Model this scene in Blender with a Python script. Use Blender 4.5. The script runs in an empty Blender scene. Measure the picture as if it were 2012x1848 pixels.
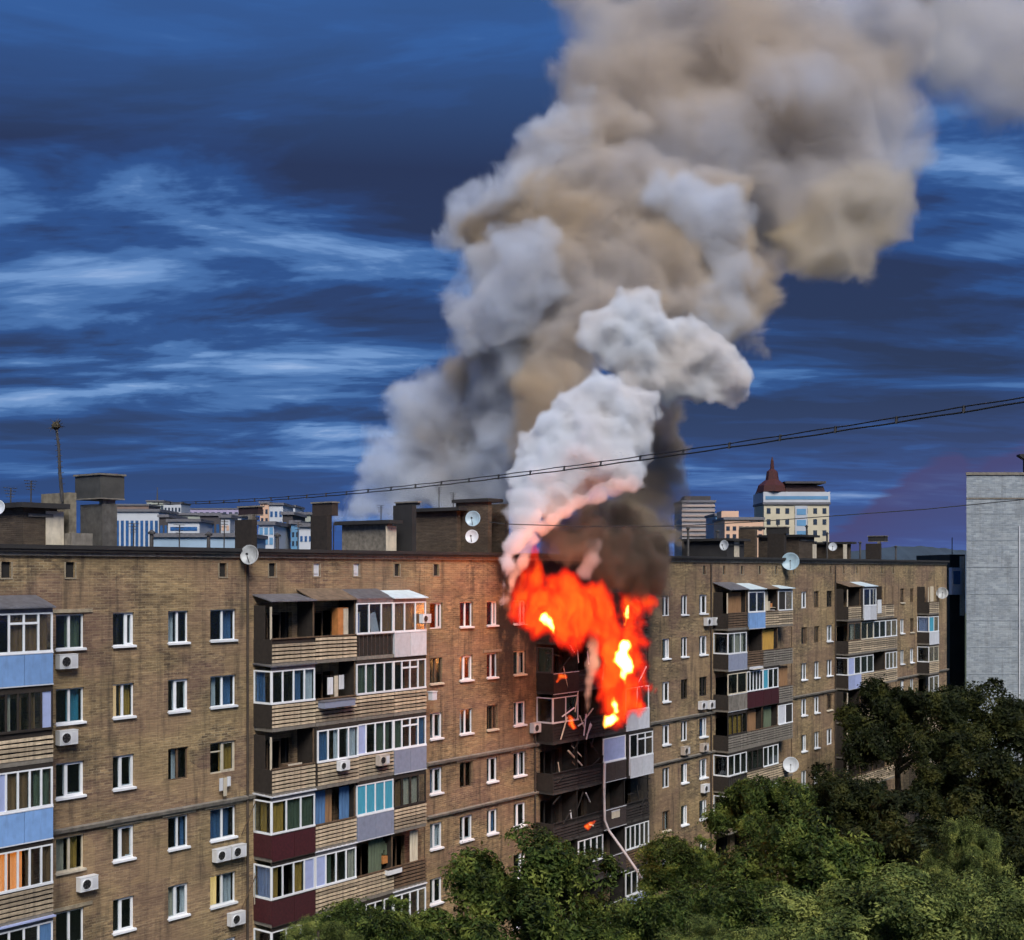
import bpy, bmesh, math, random
from mathutils import Vector, Matrix, noise
random.seed(7)
R = math.radians
scene = bpy.context.scene
COL = scene.collection

# ------------------------------------------------------------------ camera, sky, sun, exposure
F, CX, HY, CAMZ = 2500.0, 1006.0, 1121.0, 25.0      # focal length, axis and horizon of the picture (2012 px wide)
cam_d = bpy.data.cameras.new('camera'); cam = bpy.data.objects.new('camera', cam_d); COL.objects.link(cam)
cam.location = (0, 0, CAMZ); cam.rotation_euler = (R(90), 0, 0)
cam_d.sensor_fit = 'HORIZONTAL'; cam_d.sensor_width = 36; cam_d.lens = F/2012*36
cam_d.shift_y = (HY-924)/2012; cam_d.clip_start = 0.5; cam_d.clip_end = 6000
scene.camera = cam

SUN_AZ, SUN_EL = R(168), R(46)      # azimuth clockwise from +Y: behind and left of the camera
world = bpy.data.worlds.new('World'); scene.world = world; world.use_nodes = True
nt = world.node_tree; nt.nodes.clear(); L = nt.links.new
def N(t, **k):
    n = nt.nodes.new(t)
    for a, b in k.items(): setattr(n, a, b)
    return n
def M(op, a, b=None, c=None, clamp=False):
    n = N('ShaderNodeMath', operation=op, use_clamp=clamp)
    for i, v in enumerate((a, b, c)):
        if v is None: continue
        if isinstance(v, (int, float)): n.inputs[i].default_value = v
        else: L(v, n.inputs[i])
    return n.outputs[0]
def ramp(fac, stops, interp='EASE'):
    n = N('ShaderNodeValToRGB'); n.color_ramp.interpolation = interp
    e = n.color_ramp.elements
    while len(e) < len(stops): e.new(0.5)
    for el, (p, c) in zip(e, stops): el.position = p; el.color = tuple(c)+((1,) if len(c) == 3 else ())
    L(fac, n.inputs[0]); return n.outputs[0]
def mixc(fac, a, b, bt='MIX'):
    n = N('ShaderNodeMix', data_type='RGBA', blend_type=bt)
    for s, v in ((n.inputs[0], fac), (n.inputs[6], a), (n.inputs[7], b)):
        if isinstance(v, (int, float)): s.default_value = v
        elif isinstance(v, tuple): s.default_value = v+((1,) if len(v) == 3 else ())
        else: L(v, s)
    return n.outputs[2]
sky = N('ShaderNodeTexSky'); sky.sky_type = 'NISHITA'; sky.sun_disc = False
sky.sun_elevation = SUN_EL; sky.sun_rotation = SUN_AZ; sky.air_density = 1.6; sky.ozone_density = 4.0; sky.dust_density = 0.4
tc = N('ShaderNodeTexCoord'); sp = N('ShaderNodeSeparateXYZ'); L(tc.outputs['Generated'], sp.inputs[0])
zz = M('ADD', M('MAXIMUM', sp.outputs[2], 0.0), 0.13)
cu = M('DIVIDE', sp.outputs[0], zz); cv = M('DIVIDE', sp.outputs[1], zz)
cb = N('ShaderNodeCombineXYZ'); L(cu, cb.inputs[0]); L(cv, cb.inputs[1])
def nz(scale, sx, sy, ox, oy, det, rough, dist=0.0):
    mp = N('ShaderNodeMapping'); mp.inputs['Scale'].default_value = (sx, sy, 1); mp.inputs['Location'].default_value = (ox, oy, 0)
    mp.inputs['Rotation'].default_value = (0, 0, R(-6))
    L(cb.outputs[0], mp.inputs[0]); t = N('ShaderNodeTexNoise'); t.inputs['Scale'].default_value = scale
    t.inputs['Detail'].default_value = det; t.inputs['Roughness'].default_value = rough; t.inputs['Distortion'].default_value = dist
    L(mp.outputs[0], t.inputs['Vector']); return t.outputs[0]
big = nz(0.9, 0.55, 1.0, 57.3, 14.8, 3, 0.5)
mid = nz(2.1, 0.58, 1.15, 61.3, 17.8, 6, 0.56, 0.4)
fine = nz(4.6, 0.5, 1.3, 1.2, 8.4, 5, 0.55, 0.5)
cl = M('ADD', M('MULTIPLY', big, 0.40), M('ADD', M('MULTIPLY', mid, 0.53), M('MULTIPLY', fine, 0.15)))
cl = M('MULTIPLY_ADD', cl, 1.35, -0.195)
deep = mixc(1.0, sky.outputs[0], (0.040, 0.062, 0.098), 'MULTIPLY')     # dusk-blue clear sky
flat = mixc(0.70, deep, (0.016, 0.065, 0.215))
cloud = ramp(cl, [(0.44, (0.013, 0.015, 0.038)), (0.50, (0.014, 0.024, 0.075)), (0.56, (0.017, 0.048, 0.155)), (0.610, (0.045, 0.110, 0.27)), (0.665, (0.12, 0.22, 0.42)), (0.75, (0.28, 0.38, 0.57))])
hz = M('SUBTRACT', 1.0, M('MULTIPLY', sp.outputs[2], 6.6), clamp=True)
top = M('MULTIPLY', M('SUBTRACT', sp.outputs[2], 0.30, clamp=True), 7.0, clamp=True)
sk = mixc(0.88, flat, cloud)
sk = mixc(M('MULTIPLY', top, 0.75), sk, flat)
sk = mixc(M('MULTIPLY', M('POWER', hz, 1.5), 0.9), sk, ramp(M('MULTIPLY_ADD', sp.outputs[0], 0.9, 0.5), [(0.0, (0.014, 0.06, 0.21)), (0.5, (0.03, 0.075, 0.25)), (1.0, (0.06, 0.085, 0.25))]))
# a distant dark cloud bank low on the right of the view: its ridge height as a curve of azimuth
azm = M('DIVIDE', sp.outputs[0], M('MAXIMUM', sp.outputs[1], 0.05)); elv = M('DIVIDE', sp.outputs[2], M('MAXIMUM', sp.outputs[1], 0.05))
fcn = N('ShaderNodeFloatCurve'); fcv = fcn.mapping.curves[0]
for i_, (px_, py_) in enumerate(((1400, 1130), (1640, 1035), (1740, 958), (1800, 915), (1850, 890), (1882, 886), (1900, 899), (1914, 903), (1950, 890), (2012, 868), (2200, 800), (2500, 900))):
    x_, y_ = (px_-1400)/1100.0, (1130-py_)/400.0
    if i_ < 2: fcv.points[i_].location = (x_, y_)
    else: fcv.points.new(x_, y_)
fcn.mapping.update(); L(M('MULTIPLY', M('SUBTRACT', azm, (1400-CX)/F), F/1100.0, clamp=True), fcn.inputs[1])
under = M('SUBTRACT', M('MULTIPLY_ADD', fcn.outputs[0], 400.0/F, (HY-1130)/F), M('ADD', elv, M('MULTIPLY_ADD', fine, 0.024, -0.012)))
bank = M('MULTIPLY', M('MULTIPLY', under, 130.0, clamp=True), M('SUBTRACT', 1.0, M('MULTIPLY', under, 11.0), clamp=True))
sk = mixc(M('MULTIPLY', bank, 0.95), sk, (0.048, 0.047, 0.125))
bg = N('ShaderNodeBackground'); L(sk, bg.inputs[0]); bg.inputs[1].default_value = 1.0
wo = N('ShaderNodeOutputWorld'); L(bg.outputs[0], wo.inputs[0])

sd = bpy.data.lights.new('sun', 'SUN'); sd.energy = 3.2; sd.angle = R(30); sd.color = (1.0, 0.945, 0.87)
sun = bpy.data.objects.new('sun', sd); COL.objects.link(sun)
sv = Vector((math.sin(SUN_AZ)*math.cos(SUN_EL), math.cos(SUN_AZ)*math.cos(SUN_EL), math.sin(SUN_EL)))
sun.rotation_euler = sv.to_track_quat('Z', 'Y').to_euler(); sun.location = (-20, -40, 80)

vs = scene.view_settings
vs.view_transform = 'Standard'; vs.look = 'None'; vs.exposure = 0.55; vs.gamma = 1.0; vs.use_curve_mapping = False
cy = scene.cycles
cy.use_denoising = True; cy.max_bounces = 10; cy.diffuse_bounces = 3; cy.glossy_bounces = 3; cy.transparent_max_bounces = 24
cy.volume_bounces = 4; cy.volume_step_rate = 1.6; cy.volume_max_steps = 256; cy.sample_clamp_indirect = 6.0
cy.use_adaptive_sampling = True; cy.adaptive_threshold = 0.045; cy.adaptive_min_samples = 12
scene.render.use_persistent_data = False

# ------------------------------------------------------------------ placing helpers
def P(px, py, d): return Vector(((px-CX)/F*d, d, CAMZ+(HY-py)/F*d))
DX, DY = 0.6099, 0.7925                 # direction of the long facade in plan
NX, NY = DY, -DX                        # its outward normal
d437 = 55.8; A0 = Vector(((437-CX)/F*d437, d437))
def _s(px, off, o):
    k = (px-CX)/F; ox, oy = o.x+off*NX, o.y+off*NY
    return (k*oy-ox)/(DX-k*DY)
s0_ = _s(0, 0, A0); O2 = Vector((A0.x+s0_*DX, A0.y+s0_*DY))
def S(px, off=0.0): return _s(px, off, O2)                      # metres along the facade
def dep(s, off=0.0): return O2.y+s*DY+off*NY                    # depth of a facade point
def ZF(px, py, off=0.0): return CAMZ+(HY-py)/F*dep(S(px, off), off)
def wd(px): return dep(S(px))

def link(o, parent=None):
    COL.objects.link(o)
    if parent: o.parent = parent
    return o
def empty(name, loc=(0, 0, 0), rz=0.0, parent=None):
    o = bpy.data.objects.new(name, None); o.empty_display_size = 0.3; o.location = loc; o.rotation_euler = (0, 0, rz)
    return link(o, parent)
def tag(o, label=None, cat=None, group=None, kind=None):
    for k, v in (('label', label), ('category', cat), ('group', group), ('kind', kind)):
        if v: o[k] = v
    return o
class MB:
    def __init__(s): s.v = []; s.f = []; s.mi = []; s.m = 0; s.sm = False
    def quad(s, a, b, c, d):
        n = len(s.v); s.v += [tuple(a), tuple(b), tuple(c), tuple(d)]; s.f.append((n, n+1, n+2, n+3)); s.mi.append(s.m)
    def box(s, x0, x1, y0, y1, z0, z1):
        n = len(s.v)
        s.v += [(x0,y0,z0),(x1,y0,z0),(x1,y1,z0),(x0,y1,z0),(x0,y0,z1),(x1,y0,z1),(x1,y1,z1),(x0,y1,z1)]
        for q in ((0,3,2,1),(4,5,6,7),(0,1,5,4),(1,2,6,5),(2,3,7,6),(3,0,4,7)):
            s.f.append(tuple(n+i for i in q)); s.mi.append(s.m)
        return n
    def prism(s, pts, axis, a0, a1):            # outline pts in the two other axes, extruded along axis
        n = len(s.v); k = len(pts)
        for a in (a0, a1):
            for p, q in pts:
                s.v.append({'x': (a, p, q), 'y': (p, a, q), 'z': (p, q, a)}[axis])
        s.f.append(tuple(n+i for i in range(k))); s.mi.append(s.m)
        s.f.append(tuple(n+k+i for i in reversed(range(k)))); s.mi.append(s.m)
        for i in range(k):
            j = (i+1) % k; s.f.append((n+i, n+k+i, n+k+j, n+j)); s.mi.append(s.m)
    def tube(s, pts, r, seg=6, r2=None, cap=True):
        pts = [Vector(p) for p in pts]; n0 = len(s.v); m = len(pts)
        for i, p in enumerate(pts):
            t = (pts[min(i+1, m-1)]-pts[max(i-1, 0)]).normalized()
            a = Vector((0, 0, 1)) if abs(t.z) < 0.9 else Vector((1, 0, 0))
            u = t.cross(a).normalized(); w = t.cross(u)
            rr = r if r2 is None else r+(r2-r)*i/(m-1)
            for k in range(seg):
                q = 2*math.pi*k/seg; s.v.append(tuple(p+u*(rr*math.cos(q))+w*(rr*math.sin(q))))
        for i in range(m-1):
            for k in range(seg):
                k2 = (k+1) % seg
                s.f.append((n0+i*seg+k, n0+i*seg+k2, n0+(i+1)*seg+k2, n0+(i+1)*seg+k)); s.mi.append(s.m)
        if cap:
            s.f.append(tuple(n0+k for k in reversed(range(seg)))); s.mi.append(s.m)
            s.f.append(tuple(n0+(m-1)*seg+k for k in range(seg))); s.mi.append(s.m)
    def lathe(s, prof, c, axis='z', seg=16):     # prof: (radius, height)
        n0 = len(s.v); m = len(prof); c = Vector(c)
        for r, h in prof:
            for k in range(seg):
                q = 2*math.pi*k/seg; a, b = r*math.cos(q), r*math.sin(q)
                s.v.append(tuple(c+Vector({'z': (a, b, h), 'y': (a, h, b)}[axis])))
        for i in range(m-1):
            for k in range(seg):
                k2 = (k+1) % seg
                s.f.append((n0+i*seg+k, n0+i*seg+k2, n0+(i+1)*seg+k2, n0+(i+1)*seg+k)); s.mi.append(s.m)
        s.f.append(tuple(n0+k for k in reversed(range(seg)))); s.mi.append(s.m)
        s.f.append(tuple(n0+(m-1)*seg+k for k in range(seg))); s.mi.append(s.m)
    def mesh(s, name, mats):
        me = bpy.data.meshes.new(name); me.from_pydata(s.v, [], s.f)
        if not isinstance(mats, (list, tuple)): mats = [mats]
        for m in mats: me.materials.append(m)
        if len(mats) > 1: me.polygons.foreach_set('material_index', s.mi)
        if s.sm: me.polygons.foreach_set('use_smooth', [True]*len(s.f))
        bm = bmesh.new(); bm.from_mesh(me); bmesh.ops.recalc_face_normals(bm, faces=bm.faces) if len(s.f) < 20000 and not getattr(s, 'keep', False) else None
        bm.to_mesh(me); bm.free(); me.update(); return me
    def build(s, name, mats, parent=None, loc=(0, 0, 0), rot=(0, 0, 0)):
        o = bpy.data.objects.new(name, s.mesh(name, mats)); o.location = loc; o.rotation_euler = rot
        return link(o, parent)
def place(name, me, parent=None, loc=(0, 0, 0), rot=(0, 0, 0), sc=(1, 1, 1)):
    o = bpy.data.objects.new(name, me); o.location = loc; o.rotation_euler = rot; o.scale = sc
    return link(o, parent)

# ------------------------------------------------------------------ materials
class NB:
    def __init__(s, name):
        s.m = bpy.data.materials.new(name); s.m.use_nodes = True; s.t = s.m.node_tree
        s.b = s.t.nodes['Principled BSDF']; s.out = s.t.nodes['Material Output']
        s.tc = None
    def n(s, t, **k):
        n = s.t.nodes.new(t)
        for a, b in k.items(): setattr(n, a, b)
        return n
    def l(s, a, b): s.t.links.new(a, b)
    def set(s, sock, v):
        if isinstance(v, (int, float)): sock.default_value = v
        elif isinstance(v, (tuple, list)): sock.default_value = tuple(v)+((1,) if sock.type == 'RGBA' and len(v) == 3 else ())
        else: s.l(v, sock)
    def obj(s):
        if not s.tc: s.tc = s.n('ShaderNodeTexCoord')
        return s.tc.outputs['Object']
    def map(s, sc=(1, 1, 1), loc=(0, 0, 0), rot=(0, 0, 0), src=None):
        m = s.n('ShaderNodeMapping'); m.inputs['Scale'].default_value = sc; m.inputs['Location'].default_value = loc; m.inputs['Rotation'].default_value = rot
        s.l(src or s.obj(), m.inputs[0]); return m.outputs[0]
    def noise(s, vec, scale, det=4, rough=0.55, dist=0.0):
        t = s.n('ShaderNodeTexNoise'); s.l(vec, t.inputs['Vector']); t.inputs['Scale'].default_value = scale
        t.inputs['Detail'].default_value = det; t.inputs['Roughness'].default_value = rough; t.inputs['Distortion'].default_value = dist
        return t.outputs[0]
    def math(s, op, a, b=None, clamp=False):
        n = s.n('ShaderNodeMath', operation=op, use_clamp=clamp); s.set(n.inputs[0], a)
        if b is not None: s.set(n.inputs[1], b)
        return n.outputs[0]
    def mr(s, v, a, b, c=0.0, d=1.0):
        n = s.n('ShaderNodeMapRange'); s.set(n.inputs[0], v)
        for i, x in enumerate((a, b, c, d)): n.inputs[i+1].default_value = x
        return n.outputs[0]
    def mix(s, f, a, b, bt='MIX'):
        n = s.n('ShaderNodeMix', data_type='RGBA', blend_type=bt)
        s.set(n.inputs[0], f); s.set(n.inputs[6], a); s.set(n.inputs[7], b); return n.outputs[2]
    def ramp(s, fac, stops, interp='LINEAR'):
        n = s.n('ShaderNodeValToRGB'); n.color_ramp.interpolation = interp; e = n.color_ramp.elements
        while len(e) < len(stops): e.new(0.5)
        for el, (p, c) in zip(e, stops): el.position = p; el.color = tuple(c)+(1,)
        s.l(fac, n.inputs[0]); return n.outputs[0]
    def bump(s, h, strength=0.5, dist=0.02):
        n = s.n('ShaderNodeBump'); n.inputs['Strength'].default_value = strength; n.inputs['Distance'].default_value = dist
        s.l(h, n.inputs['Height']); s.l(n.outputs[0], s.b.inputs['Normal'])
_mc = {}
def pm(name, col, rough=0.7, var=0.25, scale=3.0, bump=0.0, metal=0.0, dirt=0.0, stretch=(1, 1, 1), rv=0.22):
    if name in _mc: return _mc[name]
    k = NB(name); v = k.map(stretch)
    oi = k.n('ShaderNodeObjectInfo')
    a = k.noise(v, scale, 5, 0.6); hi = tuple(min(1, c*(1+var)) for c in col); lo = tuple(c*(1-var) for c in col)
    c = k.mix(k.mr(a, 0.3, 0.7), lo, hi)
    c = k.mix(k.mr(oi.outputs['Random'], 0, 1, 0.0, rv), c, (0.02, 0.018, 0.015))
    if dirt:
        d = k.noise(k.map((2.5, 2.5, 0.5)), 1.6, 6, 0.65)
        c = k.mix(k.mr(d, 0.48, 0.75, 0, dirt), c, (0.05, 0.042, 0.035))
    k.set(k.b.inputs['Base Color'], c); k.b.inputs['Roughness'].default_value = rough; k.b.inputs['Metallic'].default_value = metal
    if bump: k.bump(k.noise(v, scale*6, 4), bump)
    _mc[name] = k.m; return k.m

def brick_mat(name, c1, c2, mortar, bw=0.26, bh=0.085, soot=False, patches=True, streak=1.0):
    k = NB(name)
    src = k.obj()
    sx = k.n('ShaderNodeSeparateXYZ'); k.l(src, sx.inputs[0])
    cb_ = k.n('ShaderNodeCombineXYZ')
    k.l(k.math('ADD', sx.outputs[0], sx.outputs[1]), cb_.inputs[0]); k.l(sx.outputs[2], cb_.inputs[1])
    v = cb_.outputs[0]
    b = k.n('ShaderNodeTexBrick'); k.l(v, b.inputs['Vector']); b.inputs['Scale'].default_value = 1
    b.inputs['Brick Width'].default_value = bw; b.inputs['Row Height'].default_value = bh; b.inputs['Mortar Size'].default_value = 0.012
    b.inputs['Bias'].default_value = 0.0
    b.inputs['Color1'].default_value = (*c1, 1); b.inputs['Color2'].default_value = (*c2, 1); b.inputs['Mortar'].default_value = (*mortar, 1)
    c = b.outputs['Color']
    # uneven courses: broken darker and lighter horizontal runs of brick
    wn = k.n('ShaderNodeTexWhiteNoise'); wn.noise_dimensions = '1D'; k.l(k.math('FLOOR', k.math('DIVIDE', sx.outputs[2], bh)), wn.inputs['W'])
    c = k.mix(k.mr(wn.outputs['Value'], 0, 1, 0.0, 0.32*streak), c, (0.045, 0.03, 0.018))
    cs = k.noise(k.map((1.5, 1.5, 6.0)), 1.0, 5, 0.7, 0.1)
    c = k.mix(k.mr(cs, 0.36, 0.56, 0.62*streak, 0.0), c, (0.036, 0.022, 0.013))
    c = k.mix(k.mr(k.noise(k.map((1.6, 1.6, 5.5), (5, 2, 9)), 1.0, 5, 0.7), 0.52, 0.68, 0.0, 0.60*streak), c, tuple(min(1, x*1.6) for x in c1))
    bl = k.noise(k.map((0.35, 0.35, 0.6), (9, 4, 2)), 1.0, 4, 0.65)
    c = k.mix(k.mr(bl, 0.42, 0.58, 0.45*streak, 0.0), c, (0.05, 0.033, 0.022))
    if not patches:
        c = k.mix(k.mr(k.noise(k.map((0.5, 0.5, 0.45), (2, 2, 2)), 1.0, 6, 0.7), 0.40, 0.60, 0.0, 0.30), c, tuple(x*0.6 for x in c2))
    if patches:
        pt = k.noise(k.map((0.22, 0.22, 0.42), (3, 1, 4)), 1.0, 3, 0.5)
        c = k.mix(k.mr(pt, 0.42, 0.56, 0.0, 0.80), c, k.mix(0.5, c, (0.22, 0.12, 0.095)))
        vt = k.n('ShaderNodeTexVoronoi'); vt.distance = 'CHEBYCHEV'; k.l(k.map((0.34, 0.34, 0.5)), vt.inputs['Vector']); vt.inputs['Scale'].default_value = 1
        c = k.mix(k.mr(vt.outputs['Color'], 0.2, 0.9, 0.0, 0.38), c, (0.44, 0.31, 0.15))
    d = k.noise(k.map((2.2, 2.2, 0.22), (1, 7, 3)), 1.2, 6, 0.65)
    c = k.mix(k.mr(d, 0.50, 0.68, 0, 0.62 if patches else 0.22), c, (0.045, 0.035, 0.026))
    if soot:        # soot stain round the burnt stack of balconies
        px0, px1 = S(962), S(1330)
        fx = k.math('MULTIPLY', k.mr(sx.outputs[0], px0, px0+0.9, 0, 1), k.mr(sx.outputs[0], px1-5, px1, 1, 0))
        fz = k.mr(sx.outputs[2], 14.0, 20.5, 0.1, 0.95)
        nn = k.noise(k.map((0.6, 0.6, 0.35)), 1.0, 5, 0.6)
        f = k.math('MULTIPLY', k.math('MULTIPLY', fx, fz), k.mr(nn, 0.36, 0.52, 0.15, 1.0))
        c = k.mix(f, c, (0.014, 0.012, 0.011))
        g2 = k.math('MULTIPLY', k.mr(sx.outputs[0], S(1056), S(1066), 0, 1), k.mr(sx.outputs[0], S(1270), S(1288), 1, 0))
        g2 = k.math('MULTIPLY', g2, k.mr(sx.outputs[2], 4.0, 9.0, 0, 0.92)); c = k.mix(k.math('MULTIPLY', g2, k.mr(nn, 0.25, 0.5, 0.7, 1.0)), c, (0.013, 0.011, 0.010))
    k.set(k.b.inputs['Base Color'], c); k.b.inputs['Roughness'].default_value = 0.9
    h = k.math('ADD', k.math('MULTIPLY', b.outputs['Fac'], -0.6), k.math('MULTIPLY', cs, 1.2))
    k.bump(h, 0.9, 0.03); return k.m

def glass_mat(name, tint=(0.05, 0.07, 0.08), refl=0.055):
    k = NB(name); k.t.nodes.remove(k.b)
    tr = k.n('ShaderNodeBsdfTransparent'); tr.inputs[0].default_value = (0.80, 0.85, 0.87, 1)
    gl = k.n('ShaderNodeBsdfGlossy'); gl.inputs[0].default_value = (0.85, 0.9, 0.95, 1); gl.inputs['Roughness'].default_value = 0.16
    lw = k.n('ShaderNodeLayerWeight'); lw.inputs[0].default_value = 0.5
    wob = k.noise(k.map((1, 1, 1)), 0.9, 2); bp = k.n('ShaderNodeBump'); bp.inputs['Strength'].default_value = 0.15; bp.inputs['Distance'].default_value = 0.05
    k.l(wob, bp.inputs['Height']); k.l(bp.outputs[0], gl.inputs['Normal'])
    mx = k.n('ShaderNodeMixShader'); k.l(k.math('ADD', k.math('MULTIPLY', k.math('POWER', lw.outputs['Facing'], 3.0), 0.45), refl, True), mx.inputs[0]); k.l(tr.outputs[0], mx.inputs[1]); k.l(gl.outputs[0], mx.inputs[2])
    k.l(mx.outputs[0], k.out.inputs[0]); return k.m
def emit_mat(name, col, st, var=0.3):
    k = NB(name); v = k.map((6, 6, 0.4)); a = k.noise(v, 1.0, 3)
    k.set(k.b.inputs['Base Color'], (0.5, 0.35, 0.2)); k.set(k.b.inputs['Emission Color'], k.mix(k.mr(a, 0.3, 0.7), tuple(c*(1-var) for c in col), col))
    k.b.inputs['Emission Strength'].default_value = st; return k.m

BRICK = brick_mat('facade_brick', (0.42, 0.295, 0.145), (0.145, 0.097, 0.052), (0.47, 0.385, 0.23), bw=0.36, bh=0.105, soot=True)
BRICKD = brick_mat('roof_brick', (0.13, 0.095, 0.06), (0.075, 0.055, 0.036), (0.12, 0.10, 0.075), patches=False)
GREYB = brick_mat('grey_brick', (0.34, 0.385, 0.42), (0.22, 0.26, 0.30), (0.40, 0.44, 0.48), bw=0.60, bh=0.24, patches=False, streak=0.25)
PURB = brick_mat('pier_brick', (0.050, 0.036, 0.038), (0.028, 0.021, 0.023), (0.07, 0.055, 0.058), patches=False)
WHITE = pm('white_frame', (0.80, 0.82, 0.84), 0.4, 0.06)
CREAM = pm('cream_paint', (0.62, 0.55, 0.42), 0.6, 0.15, dirt=0.4)
WOOD = pm('old_wood', (0.12, 0.075, 0.042), 0.8, 0.4, 6, dirt=0.4)
DARKW = pm('dark_wood', (0.022, 0.016, 0.012), 0.85, 0.4, 5)
SLAT = pm('weathered_slats', (0.50, 0.40, 0.27), 0.75, 0.40, 3, bump=0.3, dirt=0.75, stretch=(0.8, 3, 3), rv=0.6)
SLATD = pm('charred_slats', (0.022, 0.017, 0.015), 0.9, 0.5, 4)
BLUEP = pm('blue_panel', (0.20, 0.36, 0.66), 0.5, 0.1, 2, dirt=0.25)
GREYP = pm('grey_blue_panel', (0.27, 0.30, 0.40), 0.6, 0.12, 4, dirt=0.2)
WHITEP = pm('white_panel', (0.62, 0.64, 0.68), 0.5, 0.08, 5, dirt=0.15)
MAROON = pm('maroon_panel', (0.055, 0.010, 0.014), 0.6, 0.3, 8)
LAV = pm('lavender_panel', (0.36, 0.42, 0.66), 0.5, 0.1, 3)
CONC = pm('concrete_slab', (0.20, 0.18, 0.15), 0.9, 0.3, 3, bump=0.3, dirt=0.6)
METAL = pm('awning_metal', (0.17, 0.17, 0.19), 0.5, 0.3, 3, metal=0.3, dirt=0.4)
METALW = pm('pale_awning', (0.60, 0.72, 0.78), 0.45, 0.15, 2)
RUST = pm('rusty_awning', (0.16, 0.11, 0.07), 0.8, 0.4, 3, dirt=0.6)
TAR = pm('roof_tar', (0.022, 0.021, 0.022), 0.85, 0.35, 1.2)
SOOT = pm('charred_board', (0.012, 0.010, 0.009), 0.95, 0.6, 3, bump=0.3)
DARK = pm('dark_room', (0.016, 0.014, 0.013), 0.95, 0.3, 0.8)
GLASS = glass_mat('window_glass')
CURT = [pm('curtain_'+n, c, 0.9, 0.2, 5, stretch=(3, 3, 0.3)) for n, c in (('cream', (0.55, 0.48, 0.36)), ('white', (0.62, 0.64, 0.66)), ('brown', (0.24, 0.13, 0.06)), ('blue', (0.07, 0.16, 0.32)), ('turquoise', (0.05, 0.30, 0.42)), ('green', (0.10, 0.13, 0.08)), ('ochre', (0.45, 0.26, 0.05)))]
CC = dict(zip(('cream', 'white', 'brown', 'blue', 'turquoise', 'green', 'ochre'), CURT))
LITP = emit_mat('lit_peach_curtain', (1.0, 0.62, 0.30), 0.55); LITO = emit_mat('lit_orange_curtain', (1.0, 0.24, 0.015), 0.62); LITY = emit_mat('lit_yellow_curtain', (1.0, 0.66, 0.22), 0.6)
BLACK = pm('black_plastic', (0.012, 0.012, 0.013), 0.5, 0.2)
STEEL = pm('painted_steel', (0.10, 0.095, 0.09), 0.5, 0.3, metal=0.5)
# ------------------------------------------------------------------ ground
g = MB(); g.quad((-900, -60, 0), (1200, -60, 0), (1200, 2500, 0), (-900, 2500, 0))
tag(g.build('ground', pm('ground_grass', (0.035, 0.05, 0.018), 0.95, 0.5, 0.2)), kind='structure')

# ------------------------------------------------------------------ the long apartment building
FA = math.atan2(DY, DX)
BLD = empty('apartment_building', (O2.x, O2.y, 0), FA)
tag(BLD, 'long brown brick apartment block with balconies, its middle section on fire', 'building')
ROOFZ = 25.72; FH = 2.9; ROW1 = 23.28; SE = S(1860); SB = -12.0; DEEP = 13.0
def rowtop(k): return ROW1-FH*(k-1)
openings = []                                   # s0, s1, z0, z1
WIN = []                                        # px centre, width, rows, sort
def addcol(px, w, rows, name): WIN.append((S(px), w, rows, name))
addcol(138, 1.25, range(1, 9), 'A'); addcol(243, 1.02, range(1, 9), 'B'); addcol(350.5, 1.05, range(1, 9), 'C'); addcol(438.5, 1.42, range(1, 9), 'D')
addcol(857, 1.0, range(1, 9), 'E'); addcol(916, 1.1, range(1, 9), 'F'); addcol(967, 0.95, range(1, 9), 'F2'); addcol(1021, 1.15, range(1, 9), 'F3')
addcol(1309, 1.0, range(1, 9), 'H'); addcol(1345, 0.95, range(1, 9), 'H2'); addcol(1382, 1.15, range(1, 9), 'H3')
addcol(1580, 1.05, range(1, 8), 'J'); addcol(1605, 1.0, range(1, 8), 'J2'); addcol(1630, 1.15, range(1, 8), 'J3')
addcol(1773, 1.0, range(1, 7), 'L'); addcol(1792, 1.0, range(1, 7), 'L2')
WH = 1.36
def jit(s, k, n): random.seed(hash((round(s*10), k, n)) & 0xffff); return random.random()
wlist = []
for s, w, rows, nm in WIN:
    for k in rows:
        z1 = rowtop(k); z0 = z1-WH
        wlist.append((s, w, k, nm, z0, z1)); openings.append((s-w/2, s+w/2, z0, z1))
VENTS = [12, 138, 438, 535, 622, 700, 780, 857, 1384, 1423, 1458, 1493, 1525, 1560, 1632, 1658, 1684, 1709, 1733, 1755]
for px in VENTS:
    s = S(px); openings.append((s-0.2, s+0.2, 24.72, 25.32))
# balcony stacks: front corner pixels, offsets, first floor row
OFF = 1.2
def stack_bounds(pxs): return [S(p, OFF) for p in pxs]
STACKS = {'A': [S(-150, OFF), S(-12, OFF), S(105, OFF)], 'E': stack_bounds([534, 620, 701, 774, 838]),
          'G': stack_bounds([1087, 1137, 1186, 1230, 1276]), 'I': stack_bounds([1431, 1468, 1500, 1530, 1558]),
          'K': stack_bounds([1667, 1692, 1717, 1741, 1763]), 'L': stack_bounds([1826, 1845])}
for nm, b in STACKS.items():                    # door and window opening behind every balcony
    for i in range(len(b)-1):
        for k in range(1, 9):
            zf = 20.87-FH*(k-1); m = (b[i]+b[i+1])/2; hw = min(1.1, (b[i+1]-b[i])/2-0.35)
            openings.append((m-hw, m+hw, zf+0.08, zf+2.2))

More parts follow.
